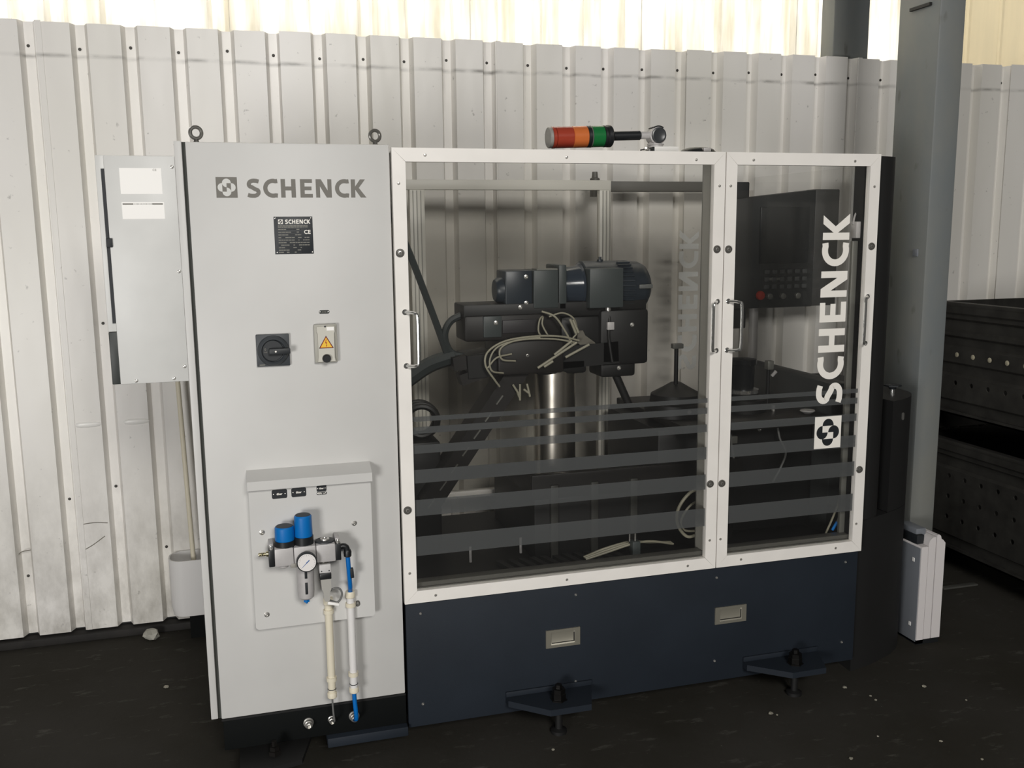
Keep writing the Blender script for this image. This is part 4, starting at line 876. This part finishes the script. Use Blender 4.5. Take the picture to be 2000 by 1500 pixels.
# ================================================================ STACKED STEEL CRATES
def crate(z0, label, rows, bright, name='steel_crate'):
    XL, XR, YA, YB, H = 3.50, 4.45, -0.15, 1.16, 0.54
    t = thing(name, ((XL+XR)/2, (YA+YB)/2, z0), label, 'crate', 'stacked dark steel crates')
    # left wall: rolled profile with horizontal ribs; rows at the given heights are punched
    prof = [(0, 0)]; zc0 = 0.0
    for r_ in sorted(rows)+[H+.02]:
        lo, hi = r_-.025, r_+.025
        while lo-zc0 > .060:
            h_ = min(lo-zc0, .085) if lo-zc0 < .15 else .075
            prof += [(0, zc0+.008), (.016, zc0+.020), (.016, zc0+h_-.020), (0, zc0+h_-.008)]; zc0 += h_
        if hi > H: prof += [(0, zc0+.01), (-.012, zc0+.02), (-.012, H)]; break
        prof += [(0, lo), (0, hi)]; zc0 = hi
    mbw = MB()
    holes_m = MB(); pitch = .1065
    for (a0, b0), (a1, b1) in zip(prof, prof[1:]):
        zc = (b0+b1)/2; punched = (a0 == 0 and a1 == 0) and any(abs(zc-r_) < .02 for r_ in rows)
        if not punched:
            mbw.add([(XL+a0, YA, z0+b0), (XL+a0, YB, z0+b0), (XL+a1, YB, z0+b1), (XL+a1, YA, z0+b1)], [(0, 1, 2, 3)])
        else:
            n_ = int((YB-YA)/pitch)+1; zc_ = z0+zc
            for k in range(n_):
                y0 = YA+k*pitch; y1 = min(y0+pitch, YB); yc = y0+pitch*.5
                if yc+.02 > y1: mbw.add([(XL, y0, z0+b0), (XL, y1, z0+b0), (XL, y1, z0+b1), (XL, y0, z0+b1)], [(0, 1, 2, 3)]); continue
                rect = [(y1, zc_), (y1, z0+b1), (yc, z0+b1), (y0, z0+b1), (y0, zc_), (y0, z0+b0), (yc, z0+b0), (y1, z0+b0)]
                rad = .0125; ring = [(yc+rad*math.cos(q*PI/4), zc_+rad*math.sin(q*PI/4)) for q in range(8)]
                V = [(XL, a, b) for a, b in rect]+[(XL, a, b) for a, b in ring]+[(XL+.006, a, b) for a, b in ring]
                F = [(q, (q+1) % 8, 8+(q+1) % 8, 8+q) for q in range(8)]+[(8+q, 8+(q+1) % 8, 16+(q+1) % 8, 16+q) for q in range(8)]
                mbw.add(V, F)
                if bright and abs(zc-rows[-1]) < .02:
                    shared('rivet_and_light_disc', hole_light_disc, [(XL-.001, yc, zc_)], t)
    mbw.build('side_wall', crate_m, t)
    MB().box(XL-.014, XL+.03, YA-.01, YB+.01, z0+H-.004, z0+H+.016, .004).build('top_rim', crate_m, t)
    MB().box(XL, XR, YA, YB, z0, z0+.02).build('deck', crate_m, t)
    MB().box(XR-.02, XR, YA, YB, z0, z0+H).build('side_wall', crate_m, t)
    MB().box(XL+.017, XR, YB-.02, YB, z0, z0+H).build('end_wall', crate_m, t)
    MB().box(XL+.017, XR, YA, YA+.02, z0, z0+H).build('end_wall', crate_m, t)
    MB().box(XL+.05, XR-.05, YB-.10, YB-.06, z0-.113, z0, .004).build('skid', crate_m, t)
    for y in (YA+.01, YB-.09):
        for x in (XL+.02, XR-.10): MB().box(x, x+.08, y, y+.08, z0-.115, z0, .004).build('foot', crate_m, t)
    return t
hole_light_disc = mesh_only(MB().lathe((0, 0, 0), (-1, 0, 0), [(0, .0125), (.001, .0125), (.004, .009), (.005, .004)], 12), 'rivet_and_light_disc', hole_light_m)  # domed discs added over the top holes, standing in for light through them
crate(0.115, 'dark steel crate with three rows of round holes, lower of the stack', (.165, .270, .375), False)
crate(0.800, 'dark ribbed steel crate with pale discs standing for light through holes, upper of the stack', (.16, .30), True)
cc2 = MB().box(3.47, 3.53, 1.06, 1.15, 1.356, 1.42, .004).build('corner_stop', black); tag(cc2, 'small black stop block on the rear corner of the upper crate', 'block')

# ================================================================ LITTER ON THE FLOOR
def lump(name, x, y, s, m, label, cat='debris', group=None, flat=.6):
    bm = bmesh.new(); bmesh.ops.create_icosphere(bm, subdivisions=2, radius=s)
    for v in bm.verts:
        k = random.uniform(.72, 1.2); v.co = Vector((v.co.x*k, v.co.y*k, v.co.z*k*flat))
    mz = min(v.co.z for v in bm.verts)
    me = bpy.data.meshes.new(name)
    for v in bm.verts: v.co += Vector((x, y, -mz))
    bm.to_mesh(me); bm.free(); me.materials.append(m); o = place(name, me); tag(o, label, cat, group); return o
lump('paper_scrap', -0.315, 1.175, .036, mat('scrap_grey', lin(170, 168, 158), .8), 'crumpled grey white scrap lying by the wall left of the cabinet', 'litter')
chip = mat('chip_pale', lin(150, 146, 132), .8)
for (x, y, s) in ((1.882, -.178, .009), (2.543, -.168, .008), (2.254, -.087, .008), (2.306, -.170, .005), (2.304, -.202, .005), (2.332, -.511, .006), (1.976, -.514, .007), (1.059, -.174, .006), (-.223, .685, .010), (2.382, -.642, .005), (1.90, -.19, .004), (2.62, -.30, .004), (2.15, -.42, .004)):
    lump('pebble', x, y, s, chip, 'tiny pale crumb of grit on the dark floor', 'debris', 'grit crumbs on the floor', .5)
tag(MB().box(3.30, 3.50, .62, .65, 0, .008, .002).build('metal_strip', mat('strip_grey', lin(80, 80, 76), .5)), 'short grey metal strip lying before the steel crates', 'strip')
